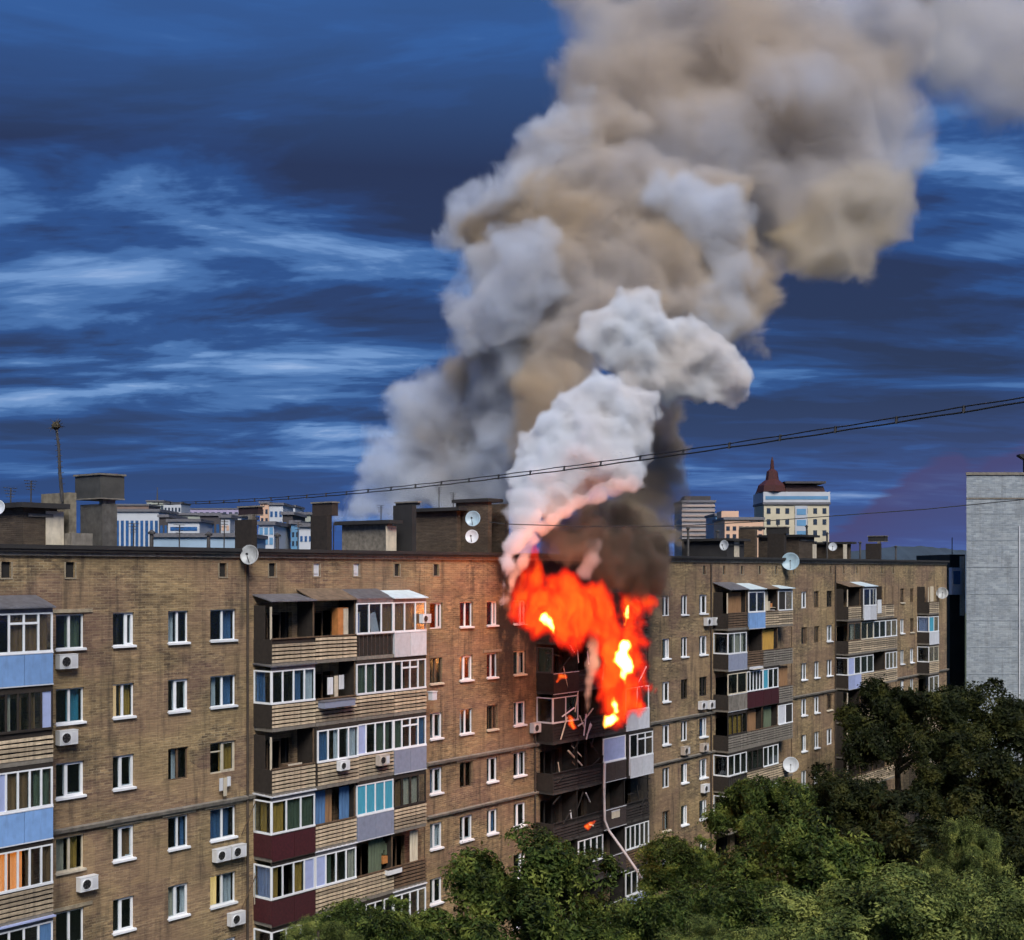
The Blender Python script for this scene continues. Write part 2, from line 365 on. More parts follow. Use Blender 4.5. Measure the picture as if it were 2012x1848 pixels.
xs = sorted({round(v, 4) for o in openings for v in o[:2]} | {SB, SE}); zs = sorted({round(v, 4) for o in openings for v in o[2:]} | {0.0, ROOFZ})
xs = [x for x in xs if SB <= x <= SE]
import bisect
nx_, nz_ = len(xs)-1, len(zs)-1
hole = [[False]*nz_ for _ in range(nx_)]
for a, b, c, d in openings:
    for i in range(bisect.bisect_left(xs, round(max(a, SB), 4)), bisect.bisect_left(xs, round(min(b, SE), 4))):
        for j in range(bisect.bisect_left(zs, round(c, 4)), bisect.bisect_left(zs, round(d, 4))): hole[i][j] = True
w = MB(); w.keep = True
RD = 0.24
for i in range(nx_):
    j = 0
    while j < nz_:
        if hole[i][j]: j += 1; continue
        j2 = j
        while j2 < nz_ and not hole[i][j2]: j2 += 1
        w.quad((xs[i], 0, zs[j]), (xs[i+1], 0, zs[j]), (xs[i+1], 0, zs[j2]), (xs[i], 0, zs[j2])); j = j2
for a, b, c, d in openings:
    if b > SE or a < SB: continue
    w.quad((a, 0, c), (a, RD, c), (a, RD, d), (a, 0, d)); w.quad((b, 0, c), (b, 0, d), (b, RD, d), (b, RD, c))
    w.quad((a, 0, d), (a, RD, d), (b, RD, d), (b, 0, d)); w.quad((a, 0, c), (b, 0, c), (b, RD, c), (a, RD, c))
w.quad((SE, 0, 0), (SE, DEEP, 0), (SE, DEEP, ROOFZ), (SE, 0, ROOFZ)); w.quad((SB, 0, 0), (SB, 0, ROOFZ), (SB, DEEP, ROOFZ), (SB, DEEP, 0))
w.quad((SE, DEEP, 0), (SB, DEEP, 0), (SB, DEEP, ROOFZ), (SE, DEEP, ROOFZ))
w.build('wall', BRICK, BLD)
r = MB(); r.box(SB-0.1, SE+0.12, -0.22, DEEP+0.2, ROOFZ, ROOFZ+0.17)
r.box(SB-0.1, SE+0.15, -0.27, -0.05, ROOFZ+0.1, ROOFZ+0.26)
ROOF = r.build('roof', TAR, BLD)
r = MB(); r.box(SB, SE+0.05, -0.10, -0.002, ROOFZ-0.16, ROOFZ-0.002); r.build('cornice', CONC, BLD)
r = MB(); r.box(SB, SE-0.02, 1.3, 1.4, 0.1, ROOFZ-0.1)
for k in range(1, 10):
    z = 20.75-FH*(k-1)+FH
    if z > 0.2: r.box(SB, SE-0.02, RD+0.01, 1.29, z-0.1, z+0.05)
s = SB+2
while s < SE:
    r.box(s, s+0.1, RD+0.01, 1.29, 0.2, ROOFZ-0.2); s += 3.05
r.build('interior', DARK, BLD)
# belt courses and pale lintel strips
for (p0, p1, z, h) in ((-160, 497, 14.84, 0.24), (838, 1058, 14.84, 0.24), (1276, 1402, 14.84, 0.24), (1558, 1862, 14.84, 0.22), (838, 1058, 12.05, 0.2), (1276, 1402, 12.05, 0.2)):
    m = MB(); a, b = S(p0), S(p1); m.prism([(0.0, z-h/2), (-0.16, z-h/4), (-0.20, z+h/3), (-0.03, z+h/2), (0.0, z+h/2)], 'x', a, b)
    m.build('belt_course', CONC, BLD)
for nm, k in (('B', 4), ('C', 4), ('D', 4), ('A', 1), ('A', 5), ('F', 4), ('F2', 2), ('H', 4), ('H2', 4), ('C', 6), ('F3', 4)):
    for s, ww, rows, n2 in WIN:
        if n2 == nm:
            m = MB(); m.box(s-ww/2-0.3, s+ww/2+0.35, -0.05, -0.002, rowtop(k)+0.06, rowtop(k)+0.2); m.build('lintel', pm('pale_lintel', (0.30, 0.25, 0.17), 0.9, 0.3, 6, dirt=0.5), BLD)

# ---- windows: window > frame, pane, sill, curtain
_fr = {}
def frame_mesh(w, h, kind, mat):
    key = (round(w, 2), round(h, 2), kind, mat.name)
    if key in _fr: return _fr[key]
    m = MB(); t = 0.055; d0, d1 = -0.035, 0.035
    m.box(-w/2, w/2, d0, d1, 0, t); m.box(-w/2, w/2, d0, d1, h-t, h); m.box(-w/2, -w/2+t, d0, d1, t, h-t); m.box(w/2-t, w/2, d0, d1, t, h-t)
    c = {'mid': 0.0, 'left': -w*0.12, 'right': w*0.14, 'open': -w*0.05, 'vent': 0.0}[kind]
    m.box(c-0.045, c+0.045, d0-0.006, d1+0.006, t, h-t)
    if kind != 'mid':                          # the opening sash has a thicker frame of its own
        a = c+0.05; b = w/2-t
        m.box(a, b, d0-0.012, d1-0.02, t, t+0.05); m.box(a, b, d0-0.012, d1-0.02, h-t-0.05, h-t); m.box(b-0.05, b, d0-0.012, d1-0.02, t+0.05, h-t-0.05); m.box(a, a+0.03, d0-0.012, d1-0.02, t+0.05, h-t-0.05)
    if kind == 'vent': m.box(-w/2+t, c-0.05, d0-0.004, d1, h*0.68, h*0.68+0.05)
    _fr[key] = (m.mesh('frame', mat), c); return _fr[key]
_pn = {}
def pane_mesh(w, h, mat=None):
    mat = mat or GLASS; key = (round(w, 2), round(h, 2), mat.name)
    if key not in _pn:
        m = MB(); m.box(-w/2, w/2, -0.005, 0.005, 0, h); _pn[key] = m.mesh('pane', mat)
    return _pn[key]
_cm = {}
def curtain_mesh(w, h, mat, seed=0):
    key = (round(w, 2), round(h, 2), mat.name, seed % 3)
    if key not in _cm:
        rnd = random.Random(seed % 3+5); m = MB(); n = max(6, int(w/0.055)); m.sm = True; m.keep = True
        for i in range(n+1):
            x = -w/2+w*i/n; y = 0.035*math.sin(i*1.7+seed)+rnd.uniform(-0.012, 0.012)
            m.v += [(x*0.97, y, 0), (x, y*0.7, h)]
        for i in range(n): m.f.append((2*i, 2*i+2, 2*i+3, 2*i+1)); m.mi.append(0)
        _cm[key] = m.mesh('curtain', mat)
    return _cm[key]
_sl = {}
def sill_mesh(w, mat):
    key = (round(w, 2), mat.name)
    if key not in _sl:
        m = MB(); m.prism([(0.16, 0.06), (-0.16, 0.02), (-0.16, -0.06), (-0.13, -0.06), (-0.13, -0.02), (0.16, 0.0)], 'x', -w/2-0.05, w/2+0.05); _sl[key] = m.mesh('sill', mat)
    return _sl[key]
ROW_SPEC = {  # (column, row): (frame kind, frame material, [(curtain material, x0, x1 as fractions)], sill)
 ('A', 1): ('mid', WHITE, [(CC['green'], .45, .98)], 1), ('A', 2): ('mid', WHITE, [(CC['turquoise'], .5, .95)], 1), ('A', 3): ('left', WHITE, [], 1), ('A', 4): ('mid', CREAM, [(CC['cream'], .02, .4), (CC['ochre'], .5, .9)], 1), ('A', 5): ('mid', WHITE, [], 0),
 ('B', 1): ('right', WHITE, [], 1), ('B', 2): ('mid', WHITE, [(LITP, .0, .46), (CC['ochre'], .5, .98)], 1), ('B', 3): ('left', WHITE, [], 1), ('B', 4): ('left', WHITE, [(CC['brown'], .5, .95)], 1), ('B', 5): ('left', WHITE, [], 1),
 ('C', 1): ('mid', WHITE, [(CC['white'], .1, .42)], 1), ('C', 2): ('left', WHITE, [], 1), ('C', 3): ('mid', WOOD, [(CC['white'], .35, .75)], 0), ('C', 4): ('mid', WHITE, [(CC['blue'], .5, .95)], 1), ('C', 5): ('left', WHITE, [(CC['cream'], .0, .4), (CC['white'], .42, 1.)], 1),
 ('D', 1): ('mid', WHITE, [(CC['blue'], .55, .95)], 1), ('D', 2): ('mid', WHITE, [(CC['white'], .2, .35), (CC['blue'], .55, .95)], 1), ('D', 3): ('vent', CREAM, [(CC['ochre'], .48, .98)], 0), ('D', 4): ('mid', WHITE, [(CC['blue'], .05, .9)], 1), ('D', 5): ('mid', WHITE, [(LITY, .0, .4), (CC['white'], .5, .95)], 1),
 ('E', 1): ('right', WHITE, [], 0), ('E', 2): ('mid', WOOD, [(CC['brown'], .5, .9)], 1), ('E', 5): ('left', WHITE, [(CC['white'], .1, .9)], 1), ('E', 6): ('left', WHITE, [], 1),
 ('F2', 2): ('mid', WHITE, [], 1), ('F3', 2): ('open', CREAM, [(CC['white'], .6, .95)], 1), ('H3', 3): ('mid', DARKW, [], 0), ('H2', 3): ('mid', DARKW, [], 0), ('J2', 1): ('mid', WOOD, [], 0), ('J3', 1): ('mid', DARKW, [], 0), ('J2', 2): ('mid', WOOD, [], 0), ('L2', 1): ('mid', WOOD, [], 0), ('L', 1): ('mid', WOOD, [], 1),
}
for s, w, k, nm, z0, z1 in wlist:
    if s < SB+1: continue
    rr = random.Random(int(s*37)+k*101)
    sp = ROW_SPEC.get((nm, k))
    if not sp:
        cur = []
        if rr.random() < 0.55:
            c = rr.choice(['cream', 'white', 'white', 'brown', 'blue', 'green']); a = rr.choice([0.02, 0.5]); cur = [(CC[c], a, a+rr.uniform(.25, .46))]
        sp = (rr.choice(['mid', 'left', 'right', 'left']), WHITE if rr.random() < 0.82 else WOOD, cur, 1 if rr.random() < 0.85 else 0)
    kind, fm, curs, sill = sp
    wn = empty('window', (s, 0, z0), 0, BLD)
    fmesh, c = frame_mesh(w, WH, kind, fm)
    place('frame', fmesh, wn, (0, 0.13, 0))
    t = 0.055
    for a, b in ((-w/2+t, c-0.045), (c+0.045, w/2-t)):
        place('pane', pane_mesh(b-a, WH-2*t), wn, ((a+b)/2, 0.135, t))
    for cmz, a, b in curs:
        place('curtain', curtain_mesh((b-a)*w, WH-0.04, cmz, k), wn, (-w/2+(a+b)/2*w, 0.30, 0.02))
    if kind in ('right', 'left') and fm is WHITE and rr.random() < 0.45:       # one sash standing open
        sw = w/2-t-c-0.05 if kind == 'left' else w/2-t-c-0.05
        key = ('sash', round(sw, 2))
        if key not in _fr:
            m = MB(); m.box(-sw, -sw+.05, -.025, .02, .03, WH-.1); m.box(-.05, 0, -.025, .02, .03, WH-.1); m.box(-sw+.05, -.05, -.025, .02, .03, .09); m.box(-sw+.05, -.05, -.025, .02, WH-.16, WH-.1); _fr[key] = m.mesh('open_sash', WHITE)
        place('open_sash', _fr[key], wn, (w/2-t, 0.19, 0.03), (R(-4), 0, R(-rr.uniform(14, 38))))
    if sill: place('sill', sill_mesh(w, WHITE if fm is WHITE else CREAM), wn, (0, 0.05, -0.005))
VM = MB(); VM.box(-0.2, 0.2, 0.1, 0.16, 0, 0.6); vme = VM.mesh('vent', DARK)
VW = MB(); VW.box(-0.2, 0.2, 0.06, 0.12, 0, 0.6); VW.box(-0.12, 0.12, 0.03, 0.06, 0.12, 0.3); vmw = VW.mesh('vent', WHITEP)
VF = MB(); VF.box(-0.26, 0.26, -0.03, -0.002, -0.06, -0.005); VF.box(-0.26, -0.205, -0.02, -0.002, 0, 0.6); VF.box(0.205, 0.26, -0.02, -0.002, 0, 0.6); vmf = VF.mesh('vent_surround', pm('pale_lintel', (0.3, 0.25, 0.17)))
for px in VENTS:
    v_ = place('attic_vent', vmw if px in (622, 700) else vme, BLD, (S(px), 0, 24.72))
    place('surround', vmf, v_)

# ---- balconies: balcony > plank, panel, frame, pane, slab, side_wall, awning, curtain
PARW = 1.05
DARKW_, WOOD_, CONC_ = DARKW, WOOD, CONC; CONC_G = pm('sooty_slab', (0.045, 0.04, 0.037), 0.9, 0.5, 2)
_pk = {}
def plank_mesh(L_, mat):
    key = (round(L_, 2), mat.name)
    if key not in _pk:
        m = MB(); m.prism([(0.0, 0.0), (-0.045, 0.012), (-0.028, 0.115), (0.0, 0.122)], 'x', -L_/2, L_/2); _pk[key] = m.mesh('plank', mat)
    return _pk[key]
def sub(name, mb, mat, par): return mb.build(name, mat, par)
def glazing(par, x0, x1, y, z0, z1, n, fm, axis='x', cur=(), door=False, panes=None, tilt=0.0):
    """frame with n sashes between x0 and x1; panes: material per sash (None = glass)"""
    m = MB(); t = 0.05
    def bx(a, b, z_0, z_1, q=0.0):
        if axis == 'x': m.box(a, b, y-0.04-q, y+0.03, z_0, z_1)
        else: m.box(y-0.03, y+0.04+q, a, b, z_0, z_1)
    bx(x0, x1, z0, z0+0.09, 0.03); bx(x0, x1, z1-0.06, z1)
    W = (x1-x0)/n
    for i in range(n+1):
        c = x0+i*W; a = max(x0, c-0.035 if 0 < i < n else (c if i == 0 else c-0.06)); b = a+(0.07 if 0 < i < n else 0.06)
        bx(a, b, z0+0.09, z1-0.06)
    if door: bx(x0+W+0.035, x1-W-0.035 if n > 3 else x1-0.06, z1-0.42, z1-0.34, 0.01)
    o = m.build('frame', fm, par)
    if tilt: o.rotation_euler = (0, tilt, 0); o.location = (math.sin(-tilt)*z0, 0, 0)
    for i in range(n):
        a = x0+i*W+0.035; b = x0+(i+1)*W-0.035; pmz = (panes or {}).get(i)
        me = pane_mesh(b-a, z1-z0-0.15, pmz)
        if axis == 'x': place('pane', me, par, ((a+b)/2, y, z0+0.09))
        else: place('pane', me, par, (y, (a+b)/2, z0+0.09), (0, 0, R(90)))
    for cm_, f0, f1 in cur:
        wv = (x1-x0)*(f1-f0); cme = curtain_mesh(wv, z1-z0-0.1, cm_, int(f0*10))
        if axis == 'x': place('curtain', cme, par, (x0+(x1-x0)*(f0+f1)/2, y+0.12, z0+0.06))
        else: place('curtain', cme, par, (y+0.12, x0+(x1-x0)*(f0+f1)/2, z0+0.06), (0, 0, R(90)))
def balcony(st, i, k, par='slats', gl=None, n=3, fm=None, side=None, cur=(), door=False, panes=None, roof=None, label=None, slab=None, pmat=None, wallmat=None, off=OFF, tilt=0.0, gap=0):
    DARKW = SOOT if st == 'G' else DARKW_; WOOD = SOOT if st == 'G' else WOOD_; CONC = CONC_G if st == 'G' else CONC_; slab = CONC
    b = STACKS[st]; s0, s1 = b[i], b[i+1]; zf = 20.87-FH*(k-1); W = s1-s0; D = off; g = 0.015
    B = empty('balcony', (s0, 0, zf), 0, BLD)
    if label: B['label'] = label
    m = MB(); m.box(g, W-g, -D, -0.004, -0.17, 0.0); sub('slab', m, slab, B)
    zp = PARW
    m = MB(); m.box(g, W-g, -D+0.06, -D+0.09, 0.0, zp-0.01); sub('parapet_backing', m, pmat if par == 'panel' and pmat else DARKW, B)
    if par == 'slats':
        for q in range(6):
            if q == 5 and gap: continue
            pl = place('plank', plank_mesh(W-0.03, pmat or SLAT), B, (W/2, -D+0.022, 0.0+q*0.175), (random.uniform(-.06, .08), random.uniform(-.009, .009), 0))
    elif par == 'panel':
        h = MB(); a = 0.0; cnt = 2 if W > 2.4 else 1
        for q in range(cnt):
            x0 = g+(W-2*g)*q/cnt; x1 = g+(W-2*g)*(q+1)/cnt-0.02
            pn = MB(); pn.box(x0, x1, -D-0.035, -D+0.02, -0.12, zp-0.03); sub('panel', pn, pmat or BLUEP, B)
        h.box(g, W-g, -D-0.05, -D+0.01, -0.165, -0.125); sub('panel_trim', h, WHITEP if pmat is not MAROON else DARKW, B)
        h = MB(); h.box(g, W-g, -D-0.05, -D+0.01, zp-0.025, zp+0.01); sub('panel_trim', h, WHITEP if pmat is not MAROON else DARKW, B)
    elif par == 'rail':
        h = MB(); h.box(g, W-g, -D-0.03, -D+0.03, zp-0.05, zp)
        for q in range(9): x = g+(W-2*g)*(q+0.5)/9; h.box(x-0.015, x+0.015, -D-0.012, -D+0.012, 0, zp-0.05)
        sub('railing', h, STEEL, B)
    if i == 0:                                  # visible end of the stack
        sm = MB(); sm.box(-0.02, 0.03, -D, -0.004, 0.0, zp); sub('side_panel', sm, side[1] if side and side[1] else DARKW, B)
        if side and side[0]: glazing(B, -D+0.02, -0.02, 0.0, zp, 2.55, 1, side[0], 'y', side[2] if len(side) > 2 else ())
        if not gl and st != 'G':
            pm_ = MB(); pm_.box(0.0, 0.07, -D+0.06, -D+0.13, zp, 2.5); sub('post', pm_, CREAM, B)
            pm_ = MB(); pm_.box(0.0, 0.03, -0.75, -0.004, zp, 2.55); sub('side_screen', pm_, DARKW, B)
    else:
        dv = MB(); dv.box(-0.02, 0.02, -D+0.1, -0.004, 0.0, 2.7); sub('partition', dv, wallmat or DARKW, B)
    if gl:
        glazing(B, g, W-g, -D+0.05, zp, 2.55, n, fm or WHITE, 'x', cur, door, panes, tilt)
        hd = MB(); hd.box(g, W-g, -D+0.02, -D+0.09, 2.55, 2.72); sub('head_board', hd, DARKW if not roof else METAL, B)
    else:
        for cm_, f0, f1 in cur:
            place('curtain', curtain_mesh(W*(f1-f0), 1.6, cm_, 1), B, (W*(f0+f1)/2, -D+0.35, zp-0.1))
        po = MB(); po.box(W-0.08, W-0.03, -D+0.06, -D+0.12, zp, 2.66); sub('post', po, WOOD, B)
        hr = MB(); hr.box(g, W-g, -D-0.01, -D+0.07, zp-0.01, zp+0.05); sub('handrail', hr, WOOD if st != 'G' else DARKW, B)
        # back of the loggia: a door and a window in dark frames
        m = MB(); m.box(W/2-0.55, W/2-0.5, -0.03, 0.05, 0.08, 2.2); m.box(W/2+0.2, W/2+0.25, -0.03, 0.05, 0.08, 2.2); m.box(W/2-0.5, W/2+0.2, -0.03, 0.05, 2.1, 2.18); sub('door_frame', m, WOOD, B)
    if roof:
        rm, drop, over = roof; y0 = -D-over; a = MB(); n0 = len(a.v)
        zb, zt = 2.62+0.1, 2.62+0.1+drop
        a.v += [(-0.08, 0, zt), (W+0.02, 0, zt), (W+0.02, y0, zb), (-0.08, y0, zb), (-0.08, 0, zt+0.05), (W+0.02, 0, zt+0.05), (W+0.02, y0, zb+0.05), (-0.08, y0, zb+0.05)]
        for q in ((0,1,2,3),(7,6,5,4),(3,2,6,7),(0,3,7,4),(1,5,6,2),(0,4,5,1)): a.f.append(q); a.mi.append(0)
        x = 0.2
        while x < W:
            a.box(x-0.02, x+0.02, y0+0.02, y0+0.06, zb+0.05, zb+0.075); x += 0.3
        sub('awning', a, rm, B)
    return B
def debris(i, k, n, seed):
    b = STACKS['G']; rnd = random.Random(seed); zf = 20.87-FH*(k-1)
    B = empty('burnt_debris', (b[i], 0, zf), 0, BLD); W = b[i+1]-b[i]
    for q in range(n):
        L_ = rnd.uniform(0.5, 1.5); m = MB(); m.box(-L_/2, L_/2, -0.025, 0.025, -0.035, 0.035)
        m.build('charred_beam', SOOT if rnd.random() < .72 else (WHITE if rnd.random() < .5 else CREAM), B, (rnd.uniform(.1, W-.1), -OFF-rnd.uniform(-.3, .25), rnd.uniform(.2, 2.6)), (rnd.uniform(-.4, .4), rnd.uniform(-1.5, 1.5), rnd.uniform(-.4, .4)))
W_, N_ = WHITE, None
SP = {}
SP['A'] = [
 [dict(par='panel', pmat=BLUEP, gl=1, n=2, roof=(METAL, .3, .1)), dict(par='panel', pmat=BLUEP, gl=1, n=4, door=True, cur=[(CC['brown'], .3, .95)], roof=(METAL, .42, .15), label='glazed balcony with blue parapet and dark sloping roof')],
 [dict(), dict(gap=1, gl=1, n=5, fm=DARKW, panes={4: LAV}, cur=[(CC['cream'], .22, .30), (CC['brown'], .42, .5), (CC['brown'], .62, .72)], label='dark framed balcony with one lavender panel')],
 [dict(par='panel', pmat=BLUEP, gl=1, n=2), dict(par='panel', pmat=BLUEP, gl=1, n=5, panes={0: LAV}, cur=[(CC['brown'], .25, .6), (CC['green'], .7, .98)], label='white glazed balcony with blue parapet')],
 [dict(gl=1, n=2), dict(gl=1, n=5, cur=[(LITO, .0, .27), (LITO, .3, .5), (CC['brown'], .55, .7), (CC['brown'], .84, .98)], label='glazed balcony lit orange inside')],
 [dict(gl=1, n=2), dict(gl=1, n=4, panes={3: CC['blue']}, roof=(LAV, .1, .15), label='glazed balcony under a lavender sill')],
 [dict(), dict()], [dict(), dict()], [dict(), dict()]]
SP['E'] = [
 [dict(side=(N_, DARKW), gap=1, roof=(METAL, .28, .1), label='open dark balcony under a grey metal awning'), dict(roof=(RUST, .5, .05), label='open balcony under a ragged brown roof'), dict(par='rail', gl=1, n=3, cur=[(CC['brown'], .7, .98)], roof=(METAL, .45, .0), label='white glazed balcony above an open cluttered railing'), dict(par='panel', pmat=WHITEP, gl=1, n=3, cur=[(CC['brown'], .0, .6)], roof=(METALW, .35, .12), label='glazed balcony with white panel and pale awning')],
 [dict(gl=1, n=4, side=(WHITE, DARKW, [(CC['blue'], .5, .95)]), cur=[(CC['blue'], .52, .7), (CC['white'], .78, .98)], roof=(METAL, .08, .1)), dict(par='slats', label='open dark balcony with a grey box on the rail'), dict(gl=1, n=4, cur=[(CC['green'], .0, .5)], tilt=0.0), dict(gl=1, n=4, door=True, cur=[(CC['brown'], .85, 1)])],
 [dict(side=(N_, DARKW), fm=WOOD), dict(gl=1, n=4, cur=[(CC['white'], .42, .55), (CC['blue'], .05, .3), (CC['white'], .75, .98)], off=1.35, label='white glazed bay projecting past its neighbours'), dict(gl=1, n=4, panes={0: LAV}, cur=[(CC['green'], .5, .95)]), dict(par='panel', pmat=GREYP, gl=1, n=4, door=True, cur=[(CC['blue'], .75, .98), (CC['green'], .0, .3)])],
 [dict(par='panel', pmat=MAROON, gl=1, n=3, side=(WHITE, MAROON, [(CC['ochre'], .4, .75)]), cur=[(CC['ochre'], .0, .3), (CC['green'], .35, .98)], roof=(WHITEP, .06, .08), label='white glazed balcony with maroon panels'), dict(cur=[(CC['blue'], .05, .35), (CC['brown'], .36, .5), (CC['blue'], .7, .95)], label='open balcony with blue curtains'), dict(par='panel', pmat=GREYP, gl=1, n=4, panes={q: CC['turquoise'] for q in range(4)}, label='glazed balcony with turquoise panes and grey blue panel'), dict(gl=1, n=4, fm=DARKW, cur=[(CC['brown'], .08, .3), (CC['cream'], .36, .55), (CC['cream'], .6, .85)])],
 [dict(par='panel', pmat=MAROON, gl=1, n=4, side=(WHITE, MAROON, [(LAV, .05, .95)]), panes={3: LAV}, cur=[(CC['ochre'], .02, .2), (CC['ochre'], .55, .75)], label='glazed balcony with maroon panels and lavender curtain'), dict(gl=1, n=4, panes={0: LAV}, cur=[(CC['green'], .28, .42), (CC['cream'], .85, .98)], roof=(WHITEP, .05, .05)), dict(cur=[(CC['green'], .45, .8)]), dict(pmat=WOOD, cur=[(CC['cream'], .65, .9)])],
 [dict(gl=1, n=3, side=(WHITE, DARKW)), dict(gl=1, n=3), dict(gl=1, n=4), dict(gl=1, n=4, roof=(WHITEP, .05, .05))],
 [dict(), dict(), dict(), dict()], [dict(), dict(), dict(), dict()]]
CH = dict(pmat=SLATD, gap=1)
SP['G'] = [
 [dict(side=(N_, DARKW), **CH), CH, CH, CH],
 [dict(par='panel', pmat=DARKW, side=(STEEL, DARKW, [(CC['green'], .05, .95)]), label='burnt balcony with green side screen'), CH, CH, CH],
 [dict(gl=1, n=2, fm=WHITE, side=(WHITE, DARKW), panes={0: DARK}, **CH), dict(par='slats', **CH), CH, dict(par='panel', pmat=WHITEP, gl=1, n=2)],
 [dict(side=(N_, DARKW), fm=WOOD, **CH), CH, dict(gl=1, n=1, panes={0: LAV}, pmat=PURB, par='panel'), dict(par='panel', pmat=WHITEP, gl=1, n=3, off=1.5, door=True, label='white glazed box balcony standing out below the fire')],
 [dict(side=(N_, DARKW), **CH), CH, dict(par='panel', pmat=PURB), CH],
 [dict(side=(N_, DARKW), **CH), dict(gl=1, n=4, **CH), dict(par='panel', pmat=PURB), dict(gl=1, n=5, pmat=WOOD)],
 [CH, CH, dict(par='panel', pmat=PURB), dict(par='panel', pmat=LAV, gl=1, n=4)],
 [CH, CH, CH, CH]]
SP['I'] = [
 [dict(side=(N_, DARKW), pmat=WOOD, cur=[(CC['brown'], .2, .9)], roof=(METAL, .5, .2)), dict(par='panel', pmat=BLUEP, gl=1, n=2, roof=(METALW, .4, .15), off=1.35, label='glazed balcony with a pale blue box panel'), dict(cur=[(CC['cream'], .4, .55)], roof=(RUST, .4, .1)), dict(gl=1, n=2, panes={0: DARK}, roof=(METALW, .2, .2))],
 [dict(gl=1, n=3, side=(WHITE, DARKW), par='panel', pmat=GREYP, cur=[(CC['cream'], .3, .9)]), dict(pmat=WOOD), dict(cur=[(CC['ochre'], .0, .95)], pmat=CONC, label='open balcony with ochre blind'), dict(pmat=CONC)],
 [dict(side=(N_, DARKW), gl=1, n=2, fm=CREAM, par='panel', pmat=CONC), dict(par='panel', pmat=MAROON, gl=1, n=5), dict(par='panel', pmat=MAROON, gl=1, n=3, panes={0: CC['turquoise']}), dict(fm=WOOD, cur=[(CC['brown'], .2, .9)], pmat=CONC)],
 [dict(side=(N_, DARKW), gl=1, n=4, fm=DARKW, cur=[(CC['ochre'], .1, .9)], pmat=CONC), dict(cur=[(CC['brown'], .3, .8)], pmat=CONC), dict(cur=[(CC['green'], .3, .8)], pmat=CONC), dict(gl=1, n=2, panes={0: WHITEP, 1: DARK}, pmat=CONC)],
 [dict(gl=1, n=3, side=(WHITE, DARKW), par='rail'), dict(gl=1, n=3, fm=DARKW), dict(gl=1, n=3), dict()],
 [dict(gl=1, n=3, side=(WHITE, DARKW)), dict(gl=1, n=3), dict(gl=1, n=3), dict()], [{}, {}, {}, {}], [{}, {}, {}, {}]]
SP['K'] = [
 [dict(side=(N_, DARKW), roof=(RUST, .4, .1)), dict(par='panel', pmat=WHITEP, gl=1, n=2, roof=(METALW, .35, .15), off=1.45, label='tall white glazed box balcony'), dict(cur=[(CC['cream'], .1, .3)]), dict(off=0.9)],
 [dict(side=(N_, DARKW), gl=1, n=2, fm=WOOD, cur=[(CC['cream'], .3, .6)]), dict(gl=1, n=2, fm=CREAM), dict(gl=1, n=2), dict(gl=1, n=2)],
 [dict(side=(WHITE, DARKW), gl=1, n=2, par='panel', pmat=LAV, panes={0: LAV}), dict(gl=1, n=2), dict(), dict(gl=1, n=3)],
 [{}, {}, {}, {}], [{}, {}, {}, {}], [{}, {}, {}, {}], [{}, {}, {}, {}], [{}, {}, {}, {}]]
SP['L'] = [[dict(side=(N_, DARKW), cur=[(CC['cream'], .5, .8)])], [dict(par='panel', pmat=WHITEP, gl=1, n=2, side=(WHITE, DARKW, [(LAV, .1, .9)]), panes={0: CC['turquoise']}, label='white glazed balcony with turquoise pane')], [dict(side=(WHITE, DARKW), gl=1, n=2, fm=CREAM)], [dict(gl=1, n=2)], [{}], [{}], [{}], [{}]]
random.seed(11)
for st, rows in SP.items():
    for k, mods in enumerate(rows, 1):
        if st in 'IKL' and k > 6: continue
        for i, d in enumerate(mods): balcony(st, i, k, **d)

# ---- roof structures (parts of the building)
def roofbox(name, mat, px0, px1, pyt, y0, y1, parent=None, pyb=None, z0=None, par=None):
    off = -y0; b = S(px1, off); a = min(S(px0, -y1), b-0.35); zt = ZF((px0+px1)/2, pyt, off); zb = z0 if z0 is not None else (ROOFZ+0.17 if pyb is None else ZF((px0+px1)/2, pyb, off))
    m = MB(); m.box(a, b, y0, y1, zb, zt); o = m.build(name, mat, par or BLD); return o, a, b, zb, zt
def hut(px0, px1, pyt, y0, y1, mat=BRICKD, win=None, doorpx=None):
    o, a, b, zb, zt = roofbox('roof_hut', mat, px0, px1, pyt+12, y0, y1)
    m = MB(); m.box(a-0.3, b+0.35, y0-0.4, y1+0.3, zt+0.002, zt+0.2); m.build('hut_roof', TAR, o)
    m = MB(); m.box(a+0.2, b-0.2, y0-0.06, y0-0.002, zt-0.35, zt-0.22); m.build('ledge', CONC, o)
    if doorpx:
        p = S(doorpx, -y0); m = MB(); m.box(p-0.4, p+0.4, y0-0.04, y0-0.003, zb, zb+1.5); m.build('hatch_door', CREAM, o)
    return o
hut(-60, 112, 985, 2.0, 6.0, doorpx=107)
hut(672, 772, 1016, 3.0, 6.5, pm('pale_brick', (0.17, 0.15, 0.12), 0.9, 0.4, 4), doorpx=768)
hut(822, 905, 990, 3.5, 7.0, BRICKD)
hut(1340, 1462, 1050, 3.0, 7.0, TAR, doorpx=1447)
hut(1490, 1600, 1042, 5.0, 9.0, BRICKD, doorpx=1600)
hut(1602, 1672, 1056, 3.0, 8.0, BRICKD, doorpx=1660)
hut(1100, 1290, 1036, 4.0, 8.0, BRICKD)
o, a, b, zb, zt = roofbox('brick_stack', BRICKD, 912, 966, 985, 1.6, 4.0)
m = MB(); m.box(a-0.15, b+0.9, 1.45, 4.2, zt+0.002, zt+0.2); m.build('stack_cap', TAR, o)
roofbox('brick_stack', BRICKD, 967, 1000, 990, 1.8, 4.0)
